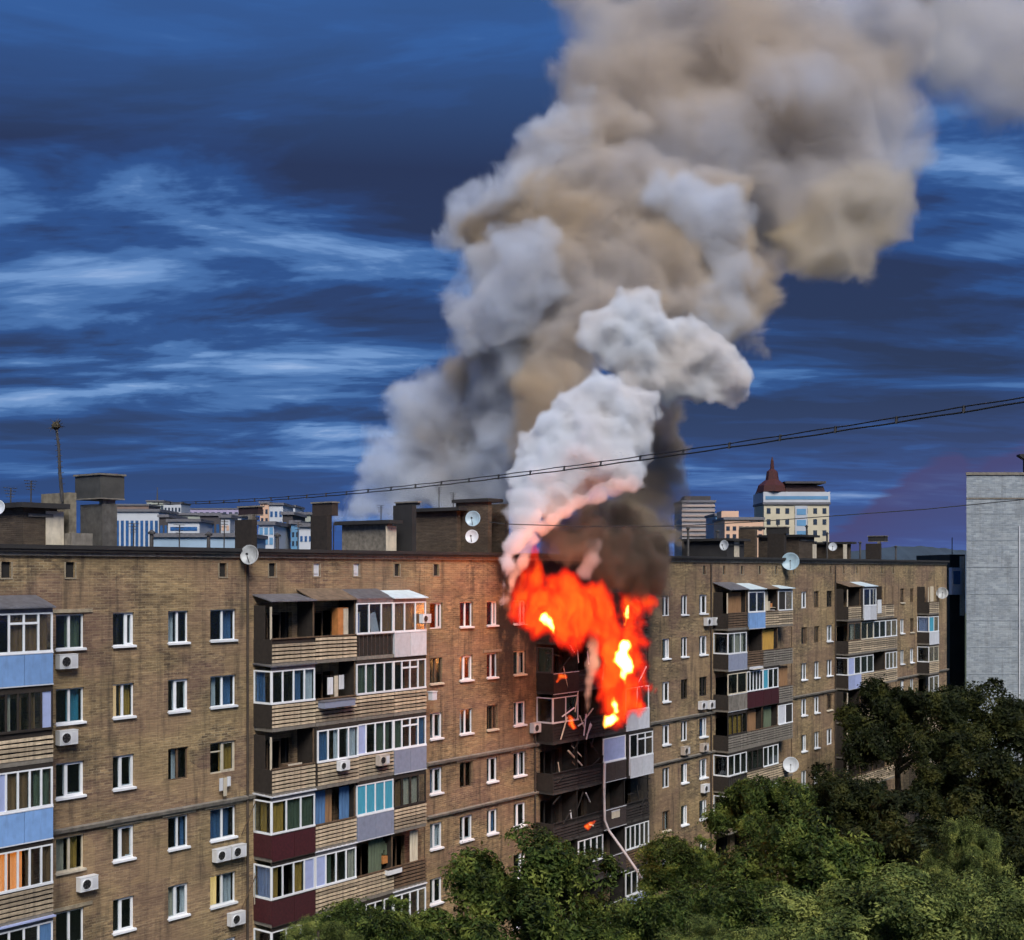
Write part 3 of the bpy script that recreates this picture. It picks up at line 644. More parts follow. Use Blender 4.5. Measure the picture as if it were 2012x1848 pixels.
def chimney(px0, px1, pyt, pycap, cpx0, cpx1, y0, y1, mat, capmat, feet=False):
    o, a, b, zb, zt = roofbox('chimney', mat, px0, px1, pycap, y0, y1)
    off = -y0; cb_ = S(cpx1, off); ca = S(cpx0, -y1-0.1); z1 = ZF((px0+px1)/2, pyt, off); e = 0.12
    m = MB(); m.box(ca, cb_, y0-e, y1+e, zt+(0.25 if feet else 0.002), z1-0.08); m.build('cap', capmat, o)
    m = MB(); m.box(ca-0.06, cb_+0.06, y0-e-0.06, y1+e+0.06, z1-0.075, z1); m.build('cap_lid', CONC, o)
    if feet:
        for fx in (a+0.05, (a+b)/2-0.08, b-0.25):
            m = MB(); m.box(fx, fx+0.2, y0+0.05, y0+0.3, zt, zt+0.25); m.build('cap_post', CONC, o)
        m = MB(); m.box(ca-0.02, cb_+0.02, y0-e-0.02, y1+e+0.02, zt+0.2, zt+0.25); m.build('cap_base', CONC, o)
    return o
PIPEM = pm('shaft_metal', (0.10, 0.095, 0.085), 0.7, 0.4, 3, dirt=0.5)
chimney(158, 230, 930, 990, 148, 241, 2.6, 4.2, PIPEM, pm('tank_metal', (0.055, 0.055, 0.05), 0.7, 0.3, 2), True)
roofbox('brick_stack', pm('tan_brick', (0.20, 0.175, 0.125), 0.9, 0.35, 5, dirt=0.4), 121, 150, 968, 2.2, 4.2)
roofbox('brick_stack', CONC, 124, 182, 1048, 1.5, 2.1)
chimney(477, 505, 993, 1021, 469, 513, 3.0, 4.2, DARKW, pm('maroon_cap', (0.03, 0.016, 0.018), 0.7, 0.3), True)
chimney(622, 652, 985, 1013, 614, 661, 3.0, 4.2, DARKW, pm('brown_cap', (0.04, 0.028, 0.02), 0.7, 0.3))
chimney(782, 818, 984, 992, 778, 822, 2.4, 3.8, TAR, TAR)
chimney(1468, 1488, 1034, 1040, 1466, 1489, 3.0, 4.5, BRICKD, TAR)
chimney(1712, 1732, 1052, 1068, 1706, 1742, 4.0, 5.5, DARKW, TAR, True)
chimney(1508, 1545, 1034, 1048, 1506, 1548, 2.5, 4.0, DARKW, TAR)
chimney(1290, 1314, 1040, 1048, 1288, 1318, 3.0, 4.5, TAR, TAR)

for px, z0_, z1_ in ((487, 2, ROOFZ-0.3), (1052, 2, 16.0), (1398, 2, ROOFZ-0.3), (1642, 2, ROOFZ-0.3)):
    m = MB(); s_ = S(px, 0.1); m.tube([(s_, -0.09, z0_), (s_, -0.09, z1_)], 0.06, 7); m.build('downpipe', pm('rusty_pipe', (0.05, 0.036, 0.026), 0.8, 0.4, 2), BLD)

for q, (i, k, n) in enumerate(((0, 2, 5), (1, 2, 6), (3, 2, 4), (0, 3, 5), (1, 3, 7), (3, 3, 6), (0, 4, 4), (1, 4, 7), (0, 5, 4), (1, 5, 6), (3, 5, 6), (0, 1, 5), (3, 1, 6))): debris(i, k, n, 300+q)

rnd = random.Random(77)
for px, py, y0 in ((262, 1052, 2), (298, 1050, 3), (352, 1048, 2.4), (410, 1053, 3), (440, 1049, 2), (545, 1055, 2.2), (585, 1050, 3.2), (655, 1040, 4), (748, 1008, 4.5), (862, 978, 5), (890, 982, 5), (1352, 1040, 4), (1410, 1046, 4), (1528, 1040, 5), (1585, 1036, 6), (1625, 1050, 5), (1690, 1068, 3), (1760, 1076, 4), (60, 972, 4), (20, 976, 4)):
    s_ = S(px, -y0); z_ = ZF(px, py, -y0); m = MB(); h_ = z_-ROOFZ
    if rnd.random() < 0.5:
        m.tube([(s_, y0, ROOFZ+.1), (s_, y0, z_)], 0.09, 7); m.lathe([(0.16, z_), (0.17, z_+.08), (0.02, z_+.2)], (s_, y0, 0), 'z', 8); m.build('vent_pipe', STEEL, BLD)
    else:
        z_ += rnd.uniform(.3, .9); m.tube([(s_, y0, ROOFZ+.1), (s_+.03, y0, z_)], 0.03, 5)
        for q in range(4): m.tube([(s_-.3+.04*q, y0, z_-.12*q), (s_+.3-.04*q, y0, z_-.12*q)], 0.013, 4)
        m.build('roof_aerial', STEEL, BLD)
# ------------------------------------------------------------------ buildings beyond the roof
def far_box(label, px0, px1, pyt, d, mat, thick=14, pyb=None, name='far_building'):
    a, b = P(px0, pyt, d), P(px1, pyt, d); base = 0.0
    e = empty(name, ((a.x+b.x)/2, d, base)); tag(e, label, 'building', 'city buildings beyond the roof')
    hw = (b.x-a.x)/2; H = a.z
    m = MB(); m.box(-hw, hw, 0, thick, 0, H); m.build('wall', mat, e)
    m = MB(); m.box(-hw-0.3, hw+0.3, -0.35, thick+0.3, H+0.01, H+0.55); m.build('roof', pm('far_roof', (0.13, 0.13, 0.15), 0.8, 0.3), e)
    return e, hw, H
WINM = pm('far_window', (0.03, 0.045, 0.07), 0.15, 0.3)
WINB = pm('far_blue_glass', (0.03, 0.10, 0.26), 0.15, 0.3)
def far_windows(e, hw, H, rows, cols, h0, mat=WINM, fw=0.55, fh=0.55, first=1.0):
    w = 2*hw/cols; me = MB(); me.box(-w*fw/2, w*fw/2, -0.06, -0.005, 0, h0*fh); me = me.mesh('window', mat)
    for r_ in range(rows):
        for c in range(cols):
            place('window', me, e, (-hw+w*(c+0.5), 0, H-first-h0*(r_+1)+h0*0.25))
WHITEW = pm('white_render', (0.46, 0.49, 0.54), 0.7, 0.08, 0.3); CREAMW = pm('cream_render', (0.50, 0.45, 0.33), 0.7, 0.12, 0.3); PEACH = pm('peach_render', (0.62, 0.40, 0.28), 0.8, 0.12, 0.3)
GREYW = pm('grey_render', (0.25, 0.25, 0.27), 0.8, 0.15, 0.3); BROWNW = pm('brown_render', (0.20, 0.14, 0.12), 0.8, 0.2, 0.3); PALEG = pm('pale_green_render', (0.33, 0.36, 0.32), 0.8, 0.1, 0.3); DKW = pm('dark_render', (0.05, 0.045, 0.05), 0.8, 0.2, 0.3); BLUEW = pm('blue_render', (0.10, 0.26, 0.45), 0.6, 0.1, 0.3)
e, hw, H = far_box('white office block with tall blue window strips beyond the roof tank', 226, 312, 1006, 260, WHITEW)
n = 9
for c in range(n):
    m = MB(); w_ = 2*hw/n; m.box(-hw+w_*(c+.22), -hw+w_*(c+.82), -0.08, -0.005, H-7.5, H-1.8); m.build('window', WINB, e)
e, hw, H = far_box('low brown block with flat roof behind the white office block', 229, 292, 994, 420, BROWNW); far_windows(e, hw, H, 1, 6, 3)
e, hw, H = far_box('pale green block with a small roof mast far behind', 288, 322, 986, 520, PALEG); far_windows(e, hw, H, 2, 5, 3)
m = MB(); m.tube([(0, 3, H+.5), (0, 3, H+6)], 0.35, 6, 0.1); m.build('mast', STEEL, e)
e, hw, H = far_box('white stepped block far behind next to the pale green block', 322, 356, 990, 500, WHITEW); far_windows(e, hw, H, 2, 5, 3)
e, hw, H = far_box('long pale lilac block at the foot of the sky', 356, 470, 1001, 700, pm('lilac_render', (0.34, 0.30, 0.46), 0.8, 0.1, 0.3)); far_windows(e, hw, H, 1, 10, 3.2)
e, hw, H = far_box('dark narrow block touching the white office block', 313, 330, 1017, 250, DKW); far_windows(e, hw, H, 2, 2, 3, WINB)
e, hw, H = far_box('wide white block with a blue window band and dark roof edge', 330, 392, 1026, 230, WHITEW)
for z_, h_ in ((H-1.6, 0.7), (H-3.2, .7)):
    m = MB(); m.box(-hw*.85, hw*.85, -0.07, -0.005, z_, z_+h_); m.build('window_band', WINB, e)
e, hw, H = far_box('long olive topped block above the wide white block', 322, 400, 1013, 300, PALEG); far_windows(e, hw, H, 1, 8, 3)
e, hw, H = far_box('black glass block between white block and red chimney', 393, 433, 1014, 240, DKW); far_windows(e, hw, H, 3, 4, 3, WINB)
e, hw, H = far_box('white flats with pink balcony strips left of the red capped chimney', 434, 452, 1018, 220, WHITEW); far_windows(e, hw, H, 4, 2, 1.6, PEACH)
e, hw, H = far_box('white flats half hidden by the red capped chimney', 455, 474, 1016, 225, WHITEW); far_windows(e, hw, H, 4, 2, 1.6, PEACH)
e, hw, H = far_box('low long hall with pale blue metal roof just behind the parapet', 300, 482, 1056, 170, pm('pale_blue_metal', (0.30, 0.42, 0.55), 0.5, 0.15, 0.3))
e, hw, H = far_box('peach tower block right of the red capped chimney', 511, 528, 990, 320, PEACH); far_windows(e, hw, H, 6, 2, 2.2)
e, hw, H = far_box('tall white tower block between two roof chimneys', 529, 556, 993, 300, WHITEW); far_windows(e, hw, H, 4, 3, 2.4, WINB)
e, hw, H = far_box('white rounded top block behind the tall white tower', 556, 580, 997, 340, WHITEW); far_windows(e, hw, H, 3, 3, 2.6)
e, hw, H = far_box('white shop block with turquoise windows at the parapet', 508, 538, 1032, 190, WHITEW); far_windows(e, hw, H, 2, 3, 1.5, BLUEW, .7, .7, .3)
e, hw, H = far_box('dark blue glass block in front of the white tower', 555, 575, 1012, 230, DKW); far_windows(e, hw, H, 4, 2, 1.8, WINB)
e, hw, H = far_box('bright blue narrow block beside the brown capped chimney', 572, 588, 1030, 200, BLUEW); far_windows(e, hw, H, 3, 2, 1.4)
e, hw, H = far_box('small olive block with dark roof beside the brown capped chimney', 583, 613, 1012, 260, PALEG); far_windows(e, hw, H, 2, 3, 2)
e, hw, H = far_box('low white garage block left of the brown capped chimney', 588, 614, 1036, 180, WHITEW); far_windows(e, hw, H, 1, 3, 1.4, WINB)
# right of the smoke
e, hw, H = far_box('brown grey office block with horizontal ledges right of the smoke', 1340, 1404, 988, 300, GREYW)
for r_ in range(7):
    m = MB(); m.box(-hw-0.1, hw+0.1, -0.3, -0.01, H-1.0-r_*1.15, H-0.55-r_*1.15); m.build('ledge', pm('ledge_render', (0.36, 0.28, 0.25), 0.8, 0.1), e)
m = MB(); m.box(-hw*.8, hw*.8, 1, 8, H+0.56, H+1.6); m.build('roof_plant', DKW, e)
e, hw, H = far_box('narrow blue glass block beside the ledged office block', 1406, 1424, 1014, 280, BLUEW); far_windows(e, hw, H, 4, 2, 1.6, WINB)
e, hw, H = far_box('low pink block between ledged office block and cream tower', 1424, 1500, 1022, 260, PEACH); far_windows(e, hw, H, 2, 6, 1.6)
m = MB(); m.box(-hw, -hw*.1, 4, 10, H+.6, H+2.0); m.build('upper_storey', PEACH, e)
e, hw, H = far_box('cream tower block with white top band and dark red spire', 1501, 1629, 992, 300, CREAMW, 12)
m = MB(); m.box(-hw-0.2, hw+0.2, -0.3, 12.2, H+0.56, H+3.0); m.build('white_band', WHITEW, e)
m = MB(); m.box(-hw+.3, hw-.3, -0.36, -0.302, H+1.2, H+2.0); m.build('window_band', BLUEW, e)
m = MB(); m.prism([(-hw, H+3.02), (hw*0.92, H+3.02), (hw*0.85, H+4.4), (-hw*.9, H+5.0)], 'y', 1, 11); m.build('roof_storey', pm('dark_red_roof', (0.035, 0.010, 0.009), 0.6, 0.3), e)
m = MB(); m.box(-hw*0.35, hw*0.9, -0.2, 11.5, H+5.0, H+5.5); m.build('roof_canopy', DKW, e)
m = MB(); m.lathe([(3.6, H+3.1), (3.4, H+4.6), (1.6, H+6.0), (1.3, H+8.0), (0.5, H+8.6), (0.35, H+10.5), (0.05, H+11.5)], (-hw*.68, 2.5, 0), 'z', 8); m.build('spire', pm('red_spire', (0.055, 0.012, 0.008), 0.5, 0.3), e)
far_windows(e, hw, H, 4, 7, 2.6, WINM, .42, .5, .2)
m = MB(); m.box(-hw*0.05, hw*0.33, -0.25, -0.01, H-14, H-.3); m.build('bay', WHITEW, e)
for r_ in range(5):
    m = MB(); m.box(hw*0.0, hw*0.28, -0.32, -0.26, H-2.6*r_-2.4, H-2.6*r_-1.0); m.build('window', BLUEW, e)
# far wooded rise
hm = MB(); pts = []
for i in range(41):
    px = 1640+i*12; yy = 1074+max(0, abs(px-1790)-30)*0.11+noise.noise(Vector((px*.06, 0, 0)))*3; pts.append(P(px, yy, 900))
for i in range(40):
    a, b = pts[i], pts[i+1]
    hm.quad((a.x, a.y, a.z), (b.x, b.y, b.z), (b.x, b.y+300, 0), (a.x, a.y+300, 0)); hm.quad((a.x, a.y-160, 0), (b.x, b.y-160, 0), (b.x, b.y, b.z), (a.x, a.y, a.z))
tag(hm.build('hill', pm('wooded_hill', (0.028, 0.05, 0.075), 0.95, 0.4, 0.02)), kind='structure')

# the grey gable on the right and the dark block beside it
dG = 138.0
a = P(1899, 934, dG); b = P(2100, 934, dG); e = empty('gable_building', ((a.x+b.x)/2, dG, 0))
tag(e, 'tall pale grey brick building with a blank gable wall at the edge', 'building')
hw = (b.x-a.x)/2; H = a.z
m = MB(); m.prism([(-hw, 0), (hw, 0), (hw, 26), (-hw+11, 26)], 'z', 0, H); m.build('wall', GREYB, e)
m = MB(); m.prism([(-hw-.12, -.12), (hw+.12, -.12), (hw+.12, 26.1), (-hw+11, 26.1)], 'z', H+0.002, H+0.3); m.build('coping', CONC, e)
m = MB(); m.box(-hw, hw, -0.06, -0.003, H-2.6, H-2.45); m.build('band', CONC, e)
for q in range(1, 9):
    m = MB(); m.box(-hw, hw, -0.035, -0.003, H-2.9*q-1.3, H-2.9*q-1.24); m.build('joint_strip', pm('joint_grey', (0.25, 0.29, 0.33), 0.9, 0.2), e)
m = MB(); m.tube([(-hw+5.7, -0.1, H-5.5), (-hw+5.7, -0.1, 4)], 0.07, 6); m.build('downpipe', WHITEP, e)
m = MB(); m.prism([(-hw+6.6, H+.35), (hw, H+0.35), (hw, H+2.6), (-hw+5.9, H+2.3), (-hw+5.9, H+2.1), (-hw+6.6, H+1.7)], 'y', 0.3, 1.2); m.build('roof_shed', TAR, e)
a = P(1866, 1090, 146); b = P(1896, 1090, 146); e = empty('narrow_dark_building', ((a.x+b.x)/2, 146, 0)); tag(e, 'narrow dark building in the gap beside the grey gable', 'building')
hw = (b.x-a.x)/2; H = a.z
m = MB(); m.box(-hw, hw, 0, 12, 0, H); m.build('wall', pm('dark_green_wall', (0.016, 0.018, 0.013), 0.9, 0.4, 0.5), e)  # wall colour is a near-black green
m = MB(); m.box(-hw-.1, hw*.2, -0.9, -0.003, H-4.6, H-1.5); m.build('balcony_box', WHITEP, e)
m = MB(); m.box(-hw+.1, 0, -0.96, -0.91, H-3.4, H-1.9); m.build('pane', CC['blue'], e)
m = MB(); m.box(hw*.3, hw*.8, -0.3, -0.003, H-7, H-.2); m.build('pipe_duct', CREAM, e)
m = MB(); m.tube([(hw*.1, 2, H), (hw*.1, 2, H+2.0)], 0.05); m.build('antenna', STEEL, e)

# ------------------------------------------------------------------ trees: tree > trunk, crown
def leaf_mat(name, dark, mid, light):
    k = NB(name); oi = k.n('ShaderNodeObjectInfo')
    g_ = k.n('ShaderNodeNewGeometry')
    c = k.ramp(k.noise(k.map((1, 1, 1)), 3.2, 4, 0.6), [(0.42, dark), (0.52, mid), (0.62, light)])  # light and dark clumps paint highlights and shaded gaps into the leaf colour
    c = k.mix(k.mr(g_.outputs['Random Per Island'], 0, 1, -0.2, 0.6), c, k.mix(0.5, light, mid))
    k.set(k.b.inputs['Base Color'], c); k.b.inputs['Roughness'].default_value = 0.6; k.b.inputs['Specular IOR Level'].default_value = 0.15
    tr = k.n('ShaderNodeBsdfTranslucent'); k.l(c, tr.inputs[0]); mx = k.n('ShaderNodeMixShader'); mx.inputs[0].default_value = 0.22
    k.l(k.b.outputs[0], mx.inputs[1]); k.l(tr.outputs[0], mx.inputs[2]); k.l(mx.outputs[0], k.out.inputs[0]); return k.m
LM = [leaf_mat('leaves_deep', (0.005, 0.012, 0.003), (0.034, 0.064, 0.013), (0.17, 0.20, 0.040)),
      leaf_mat('leaves_dark', (0.005, 0.009, 0.003), (0.013, 0.021, 0.006), (0.060, 0.062, 0.014)),
      leaf_mat('leaves_yellow', (0.012, 0.022, 0.006), (0.080, 0.115, 0.030), (0.27, 0.29, 0.075))]
BARK = pm('bark', (0.05, 0.038, 0.028), 0.95, 0.4, 4, bump=0.5, stretch=(3, 3, .5))
def crown_mesh(seed, n, mat, leaf, flat=0.8, lobes=34):
    rnd = random.Random(seed); V = []; Fc = []
    lob = []
    for i in range(lobes):
        th = rnd.uniform(0, 6.283); ph = math.acos(rnd.uniform(-0.5, 1)); q = rnd.uniform(0.45, 0.86)
        lob.append((Vector((math.sin(ph)*math.cos(th)*q, math.sin(ph)*math.sin(th)*q, math.cos(ph)*q*flat)), rnd.uniform(0.2, 0.36)))
    lob.append((Vector((0, 0, 0)), 0.62))
    for i in range(n):
        c, r_ = lob[rnd.randrange(len(lob))] if rnd.random() > 0.08 else lob[-1]
        v = Vector((rnd.gauss(0, 1), rnd.gauss(0, 1), rnd.gauss(0, 1))).normalized()
        if v.z < -0.2 and rnd.random() < 0.5: v.z = -v.z
        rad = r_*(rnd.random()**0.35)*(1.0 + (0.35*rnd.random() if rnd.random() < 0.08 else 0))
        p = c+Vector((v.x*rad, v.y*rad, v.z*rad*0.8))
        nn = noise.noise(p*2.6+Vector((seed, 0, 0)))+0.5*noise.noise(p*6.5+Vector((0, seed, 0)))
        if nn < -0.16: continue
        s = leaf*rnd.uniform(0.6, 1.35)
        nrm = (v+Vector((rnd.gauss(0, .5), rnd.gauss(0, .5), rnd.gauss(0.35, .5)))).normalized()
        t = nrm.cross(Vector((rnd.gauss(0, 1), rnd.gauss(0, 1), rnd.gauss(0, 1)))).normalized(); u = nrm.cross(t)
        k0 = len(V); dr = nrm*(-0.25*s)
        V += [tuple(p-t*s*1.1+dr), tuple(p-u*s*0.5), tuple(p+t*s*1.2+dr), tuple(p+u*s*0.5)]
        Fc.append((k0, k0+1, k0+2, k0+3))
    me = bpy.data.meshes.new('crown'); me.from_pydata(V, [], Fc); me.materials.append(mat); me.update(); return me
def trunk_mesh(seed):
    rnd = random.Random(seed); m = MB(); m.sm = True
    m.tube([(0, 0, 0), (0.02, 0.01, 0.35), (-0.01, 0.02, 0.75), (0.02, 0, 1.04)], 0.052, 8, 0.02)
    for i in range(7):
        th = i*0.95+rnd.random(); z = rnd.uniform(0.62, 0.86); q = rnd.uniform(0.25, 0.42)
        m.tube([(0, 0, z), (math.cos(th)*q*.5, math.sin(th)*q*.5, z+0.07), (math.cos(th)*q, math.sin(th)*q, z+0.13)], 0.02, 5, 0.006)
    return m.mesh('trunk', BARK)
CR = {}
def get_crown(kind, var, big):
    key = (kind, var, big)
    if key not in CR:
        CR[key] = crown_mesh(hash(key) % 9973, (70000 if kind == 2 else 52000) if big else 15000, LM[kind], (0.0165 if kind == 2 else 0.023) if big else 0.036, 0.85)
    return CR[key]
TK = [trunk_mesh(3), trunk_mesh(8)]
def tree(label, px, pyt, d, rpx, kind, var, hs=0.9, big=True, rz=None):
    r_ = rpx/F*d; top = P(px, pyt, d); zc = max(2.0, top.z-r_*hs*0.98)
    t = empty('tree', (top.x, d, 0), rz if rz is not None else random.uniform(0, 6.28)); tag(t, label, 'tree', 'trees in the courtyard')
    place('trunk', TK[var % 2], t, (0, 0, 0), (0, 0, 0), (r_*1.6, r_*1.6, zc*1.02))
    place('crown', get_crown(kind, var, big), t, (0, 0, zc), (0, 0, 0), (r_*1.2, r_*1.2, r_*hs*1.14))
random.seed(5)
tree('broad dark green tree in front of the burning balconies, its top below them', 1030, 1628, 57, 176, 0, 0, 1.0)
tree('thin leafed tree reaching up to the sixth row of balconies beside maroon panels', 735, 1735, 47, 120, 0, 1, 1.0)
tree('low bush like tree at the bottom edge below the maroon panel', 625, 1800, 44, 80, 2, 2, .9)
tree('tall black green tree hiding the far end of the brick block', 1765, 1318, 98, 112, 1, 0, 1.15)
tree('dark tree standing against the foot of the grey gable', 1962, 1325, 112, 118, 1, 1, 1.0)
tree('dark rounded tree just right of the gap beside the gable', 1905, 1440, 92, 120, 1, 2, 1.0)
tree('dark tree at the edge below the grey gable', 2020, 1450, 80, 150, 1, 0, 1.2)
tree('dark green tree under the white dish on the balconies', 1500, 1525, 80, 95, 0, 2, 1.1)
tree('dark tree left of the tall black green tree, lower', 1650, 1490, 84, 110, 1, 1, 1.1)
tree('green tree beside the lowest windows right of the fire', 1345, 1615, 70, 90, 0, 1, 1.1)
tree('dense green tree in the middle of the courtyard grove', 1590, 1590, 62, 165, 0, 0, 1.0, rz=2)
tree('dense dark tree behind the yellow green feathery tree', 1800, 1560, 66, 170, 1, 2, 1.0)
tree('dark tree filling the edge of the grove below the gable tree', 1975, 1600, 58, 150, 1, 1, 1.1)
tree('small tree with reddish yellow leaf tips in the dark part of the grove', 1895, 1600, 53, 75, 2, 1, 1.3)
tree('yellow green feathery tree spreading along the bottom edge', 1740, 1680, 40, 235, 2, 0, .8)
tree('dark green tree at the bottom below the sloping hose', 1330, 1745, 50, 130, 0, 2, 1.0)
tree('green tree in the lower grove between hose and feathery tree', 1500, 1690, 50, 130, 0, 1, 1.1)
tree('light green tree at the bottom edge near the corner', 1960, 1715, 38, 180, 2, 1, .9)
tree('low light green tree at the bottom edge under the middle grove', 1420, 1800, 38, 120, 2, 2, .8)
# ------------------------------------------------------------------ smoke: lumpy closed bodies filled with an even volume
def body_mesh(name, puffs, voxel, kids=9, kid=0.5, grand=0, disp=(), seed=1, squash=1.0):
    rnd = random.Random(seed); sph = []
    for px, py, rp, d in puffs:
        c = P(px, py, d); r_ = rp/F*d*1.1; sph.append((c, r_))
        for i in range(kids):
            v = Vector((rnd.gauss(0, 1), rnd.gauss(0, 1), rnd.gauss(0, 1))).normalized(); q = r_*kid*rnd.uniform(0.65, 1.1)
            c2 = c+v*(r_*1.02-q*0.45); sph.append((c2, q))
            for j in range(grand):
                v2 = (v+Vector((rnd.gauss(0, .7), rnd.gauss(0, .7), rnd.gauss(0, .7)))).normalized(); q2 = q*rnd.uniform(0.35, 0.55)
                sph.append((c2+v2*(q*1.0-q2*0.3), q2))
    ico = bmesh.new(); bmesh.ops.create_icosphere(ico, subdivisions=2, radius=1); iv = [v.co.copy() for v in ico.verts]; fi = [tuple(v.index for v in f.verts) for f in ico.faces]; ico.free()
    V = []; Fc = []
    for c, r_ in sph:
        n = len(V); V += [tuple(c+v*r_) for v in iv]; Fc += [tuple(n+i for i in f) for f in fi]
    me = bpy.data.meshes.new(name+'_src'); me.from_pydata(V, [], Fc); o = bpy.data.objects.new(name+'_src', me); COL.objects.link(o)
    md = o.modifiers.new('r', 'REMESH'); md.mode = 'VOXEL'; md.voxel_size = voxel
    for i, (ty, sc_, st) in enumerate(disp):
        tx = bpy.data.textures.new(name+ty+str(i), ty); tx.noise_scale = sc_
        if ty == 'CLOUDS': tx.noise_depth = 4
        dm = o.modifiers.new('d%d' % i, 'DISPLACE'); dm.texture = tx; dm.texture_coords = 'GLOBAL'; dm.strength = st; dm.mid_level = 0.5 if ty == 'CLOUDS' else 0.4
    md = o.modifiers.new('r2', 'REMESH'); md.mode = 'VOXEL'; md.voxel_size = voxel*0.9
    dg = bpy.context.evaluated_depsgraph_get(); ev = o.evaluated_get(dg); out = bpy.data.meshes.new_from_object(ev); out.name = name
    bpy.data.objects.remove(o)
    bm = bmesh.new(); bm.from_mesh(out); seen = set(); small = []        # drop crumbs and inner bubbles
    for v0 in bm.verts:
        if v0 in seen: continue
        st = [v0]; seen.add(v0); isl = [v0]
        while st:
            for e_ in st.pop().link_edges:
                for w_ in e_.verts:
                    if w_ not in seen: seen.add(w_); st.append(w_); isl.append(w_)
        if len(isl) < 250: small += isl
    if len(small) < len(bm.verts)*0.5: bmesh.ops.delete(bm, geom=small, context='VERTS')
    bm.to_mesh(out); bm.free(); out.polygons.foreach_set('use_smooth', [True]*len(out.polygons)); return out
def fog_body(o, name, voxel, band, mat):
    """the dense inside of a body of smoke or fire: a fog grid that thins out towards the skin of the body"""
    vd = bpy.data.volumes.new(name); vd.materials.append(mat); v = bpy.data.objects.new(name, vd); link(v, o)
    md = v.modifiers.new('fog', 'MESH_TO_VOLUME'); md.object = o; md.resolution_mode = 'VOXEL_SIZE'; md.voxel_size = voxel; md.interior_band_width = band; md.density = 1.0
    return v
def fog_t(t, scale, E, zs=1.0, seed=0.0, det=5, dist=0.7):
    '''fog value of the body (0 at its skin, 1 inside) eroded by turbulence'''
    at = t.nodes.new('ShaderNodeAttribute'); at.attribute_name = 'density'
    tc_ = t.nodes.new('ShaderNodeTexCoord'); mp = t.nodes.new('ShaderNodeMapping'); mp.inputs['Scale'].default_value = (1, 1, zs); mp.inputs['Location'].default_value = (seed, 0, 0); t.links.new(tc_.outputs['Object'], mp.inputs[0])
    n = t.nodes.new('ShaderNodeTexNoise'); n.inputs['Scale'].default_value = scale; n.inputs['Detail'].default_value = det; n.inputs['Roughness'].default_value = 0.64; n.inputs['Distortion'].default_value = dist; t.links.new(mp.outputs[0], n.inputs[0])
    a = t.nodes.new('ShaderNodeMath'); a.operation = 'MULTIPLY_ADD'; t.links.new(n.outputs[0], a.inputs[0]); a.inputs[1].default_value = -E; a.inputs[2].default_value = E*0.5
    b = t.nodes.new('ShaderNodeMath'); b.operation = 'ADD'; t.links.new(a.outputs[0], b.inputs[0]); t.links.new(at.outputs['Fac'], b.inputs[1])
    # nothing outside the skin
    c = t.nodes.new('ShaderNodeMath'); c.operation = 'MULTIPLY'; t.links.new(at.outputs['Fac'], c.inputs[0]); c.inputs[1].default_value = 6.0; c.use_clamp = True
    return b.outputs[0], c.outputs[0], tc_, mp
def vol_mat(name, col, dens, aniso=0.0):
    m = bpy.data.materials.new(name); m.use_nodes = True; t = m.node_tree; t.nodes.clear()
    v = t.nodes.new('ShaderNodeVolumePrincipled'); v.inputs['Color'].default_value = (*col, 1); v.inputs['Density'].default_value = dens; v.inputs['Anisotropy'].default_value = aniso
    o = t.nodes.new('ShaderNodeOutputMaterial'); t.links.new(v.outputs[0], o.inputs['Volume']); return m
def smoke(name, label, puffs, voxel, mat, band=1.5, **k):
    me = body_mesh(name, puffs, voxel, **k); me.materials.clear(); me.materials.append(VEIL)
    o = bpy.data.objects.new(name, me); COL.objects.link(o); tag(o, label, 'smoke', kind='stuff'); fog_body(o, 'dense_smoke', voxel*0.85, band*0.7, mat); return o
def vol_noise(name, col, col2, dens, scale, E=1.55, lo=0.05, hi=0.6, zs=1.0):
    m = vol_mat(name, col, dens); t = m.node_tree; v = [n for n in t.nodes if n.type == 'PRINCIPLED_VOLUME'][0]; v.inputs['Density Attribute'].default_value = ''
    f, edge, tc_, mp = fog_t(t, scale, E, zs)
    r_ = t.nodes.new('ShaderNodeMapRange'); r_.interpolation_type = 'SMOOTHSTEP'
    for i, x in enumerate((lo, hi, 0.0, dens)): r_.inputs[i+1].default_value = x
    t.links.new(f, r_.inputs[0]); mu = t.nodes.new('ShaderNodeMath'); mu.operation = 'MULTIPLY'; t.links.new(r_.outputs[0], mu.inputs[0]); t.links.new(edge, mu.inputs[1]); t.links.new(mu.outputs[0], v.inputs['Density'])
    n2 = t.nodes.new('ShaderNodeTexNoise'); n2.inputs['Scale'].default_value = scale*0.3; n2.inputs['Detail'].default_value = 3; t.links.new(tc_.outputs['Object'], n2.inputs[0])
    r2 = t.nodes.new('ShaderNodeMapRange')
    for i, x in enumerate((0.4, 0.6, 0, 1)): r2.inputs[i+1].default_value = x
    t.links.new(n2.outputs[0], r2.inputs[0]); mx = t.nodes.new('ShaderNodeMix'); mx.data_type = 'RGBA'; mx.inputs[6].default_value = (*col, 1); mx.inputs[7].default_value = (*col2, 1)
    t.links.new(r2.outputs[0], mx.inputs[0]); t.links.new(mx.outputs[2], v.inputs['Color']); return m
VEIL = vol_mat('thin_veil', (0.8, 0.8, 0.8), 0.004)
PALE = vol_noise('pale_smoke', (0.82, 0.88, 0.98), (0.78, 0.80, 0.85), 0.62, 0.45, 2.0)  # bluish albedo carries the cool skylight on the left-facing lobes
WHITES = vol_noise('white_smoke', (0.92, 0.95, 0.99), (0.92, 0.91, 0.92), 2.6, 0.9, 1.35, 0.04, 0.5)
TAN = vol_noise('tan_smoke', (0.70, 0.58, 0.43), (0.72, 0.68, 0.66), 0.8, 0.32, 1.8)
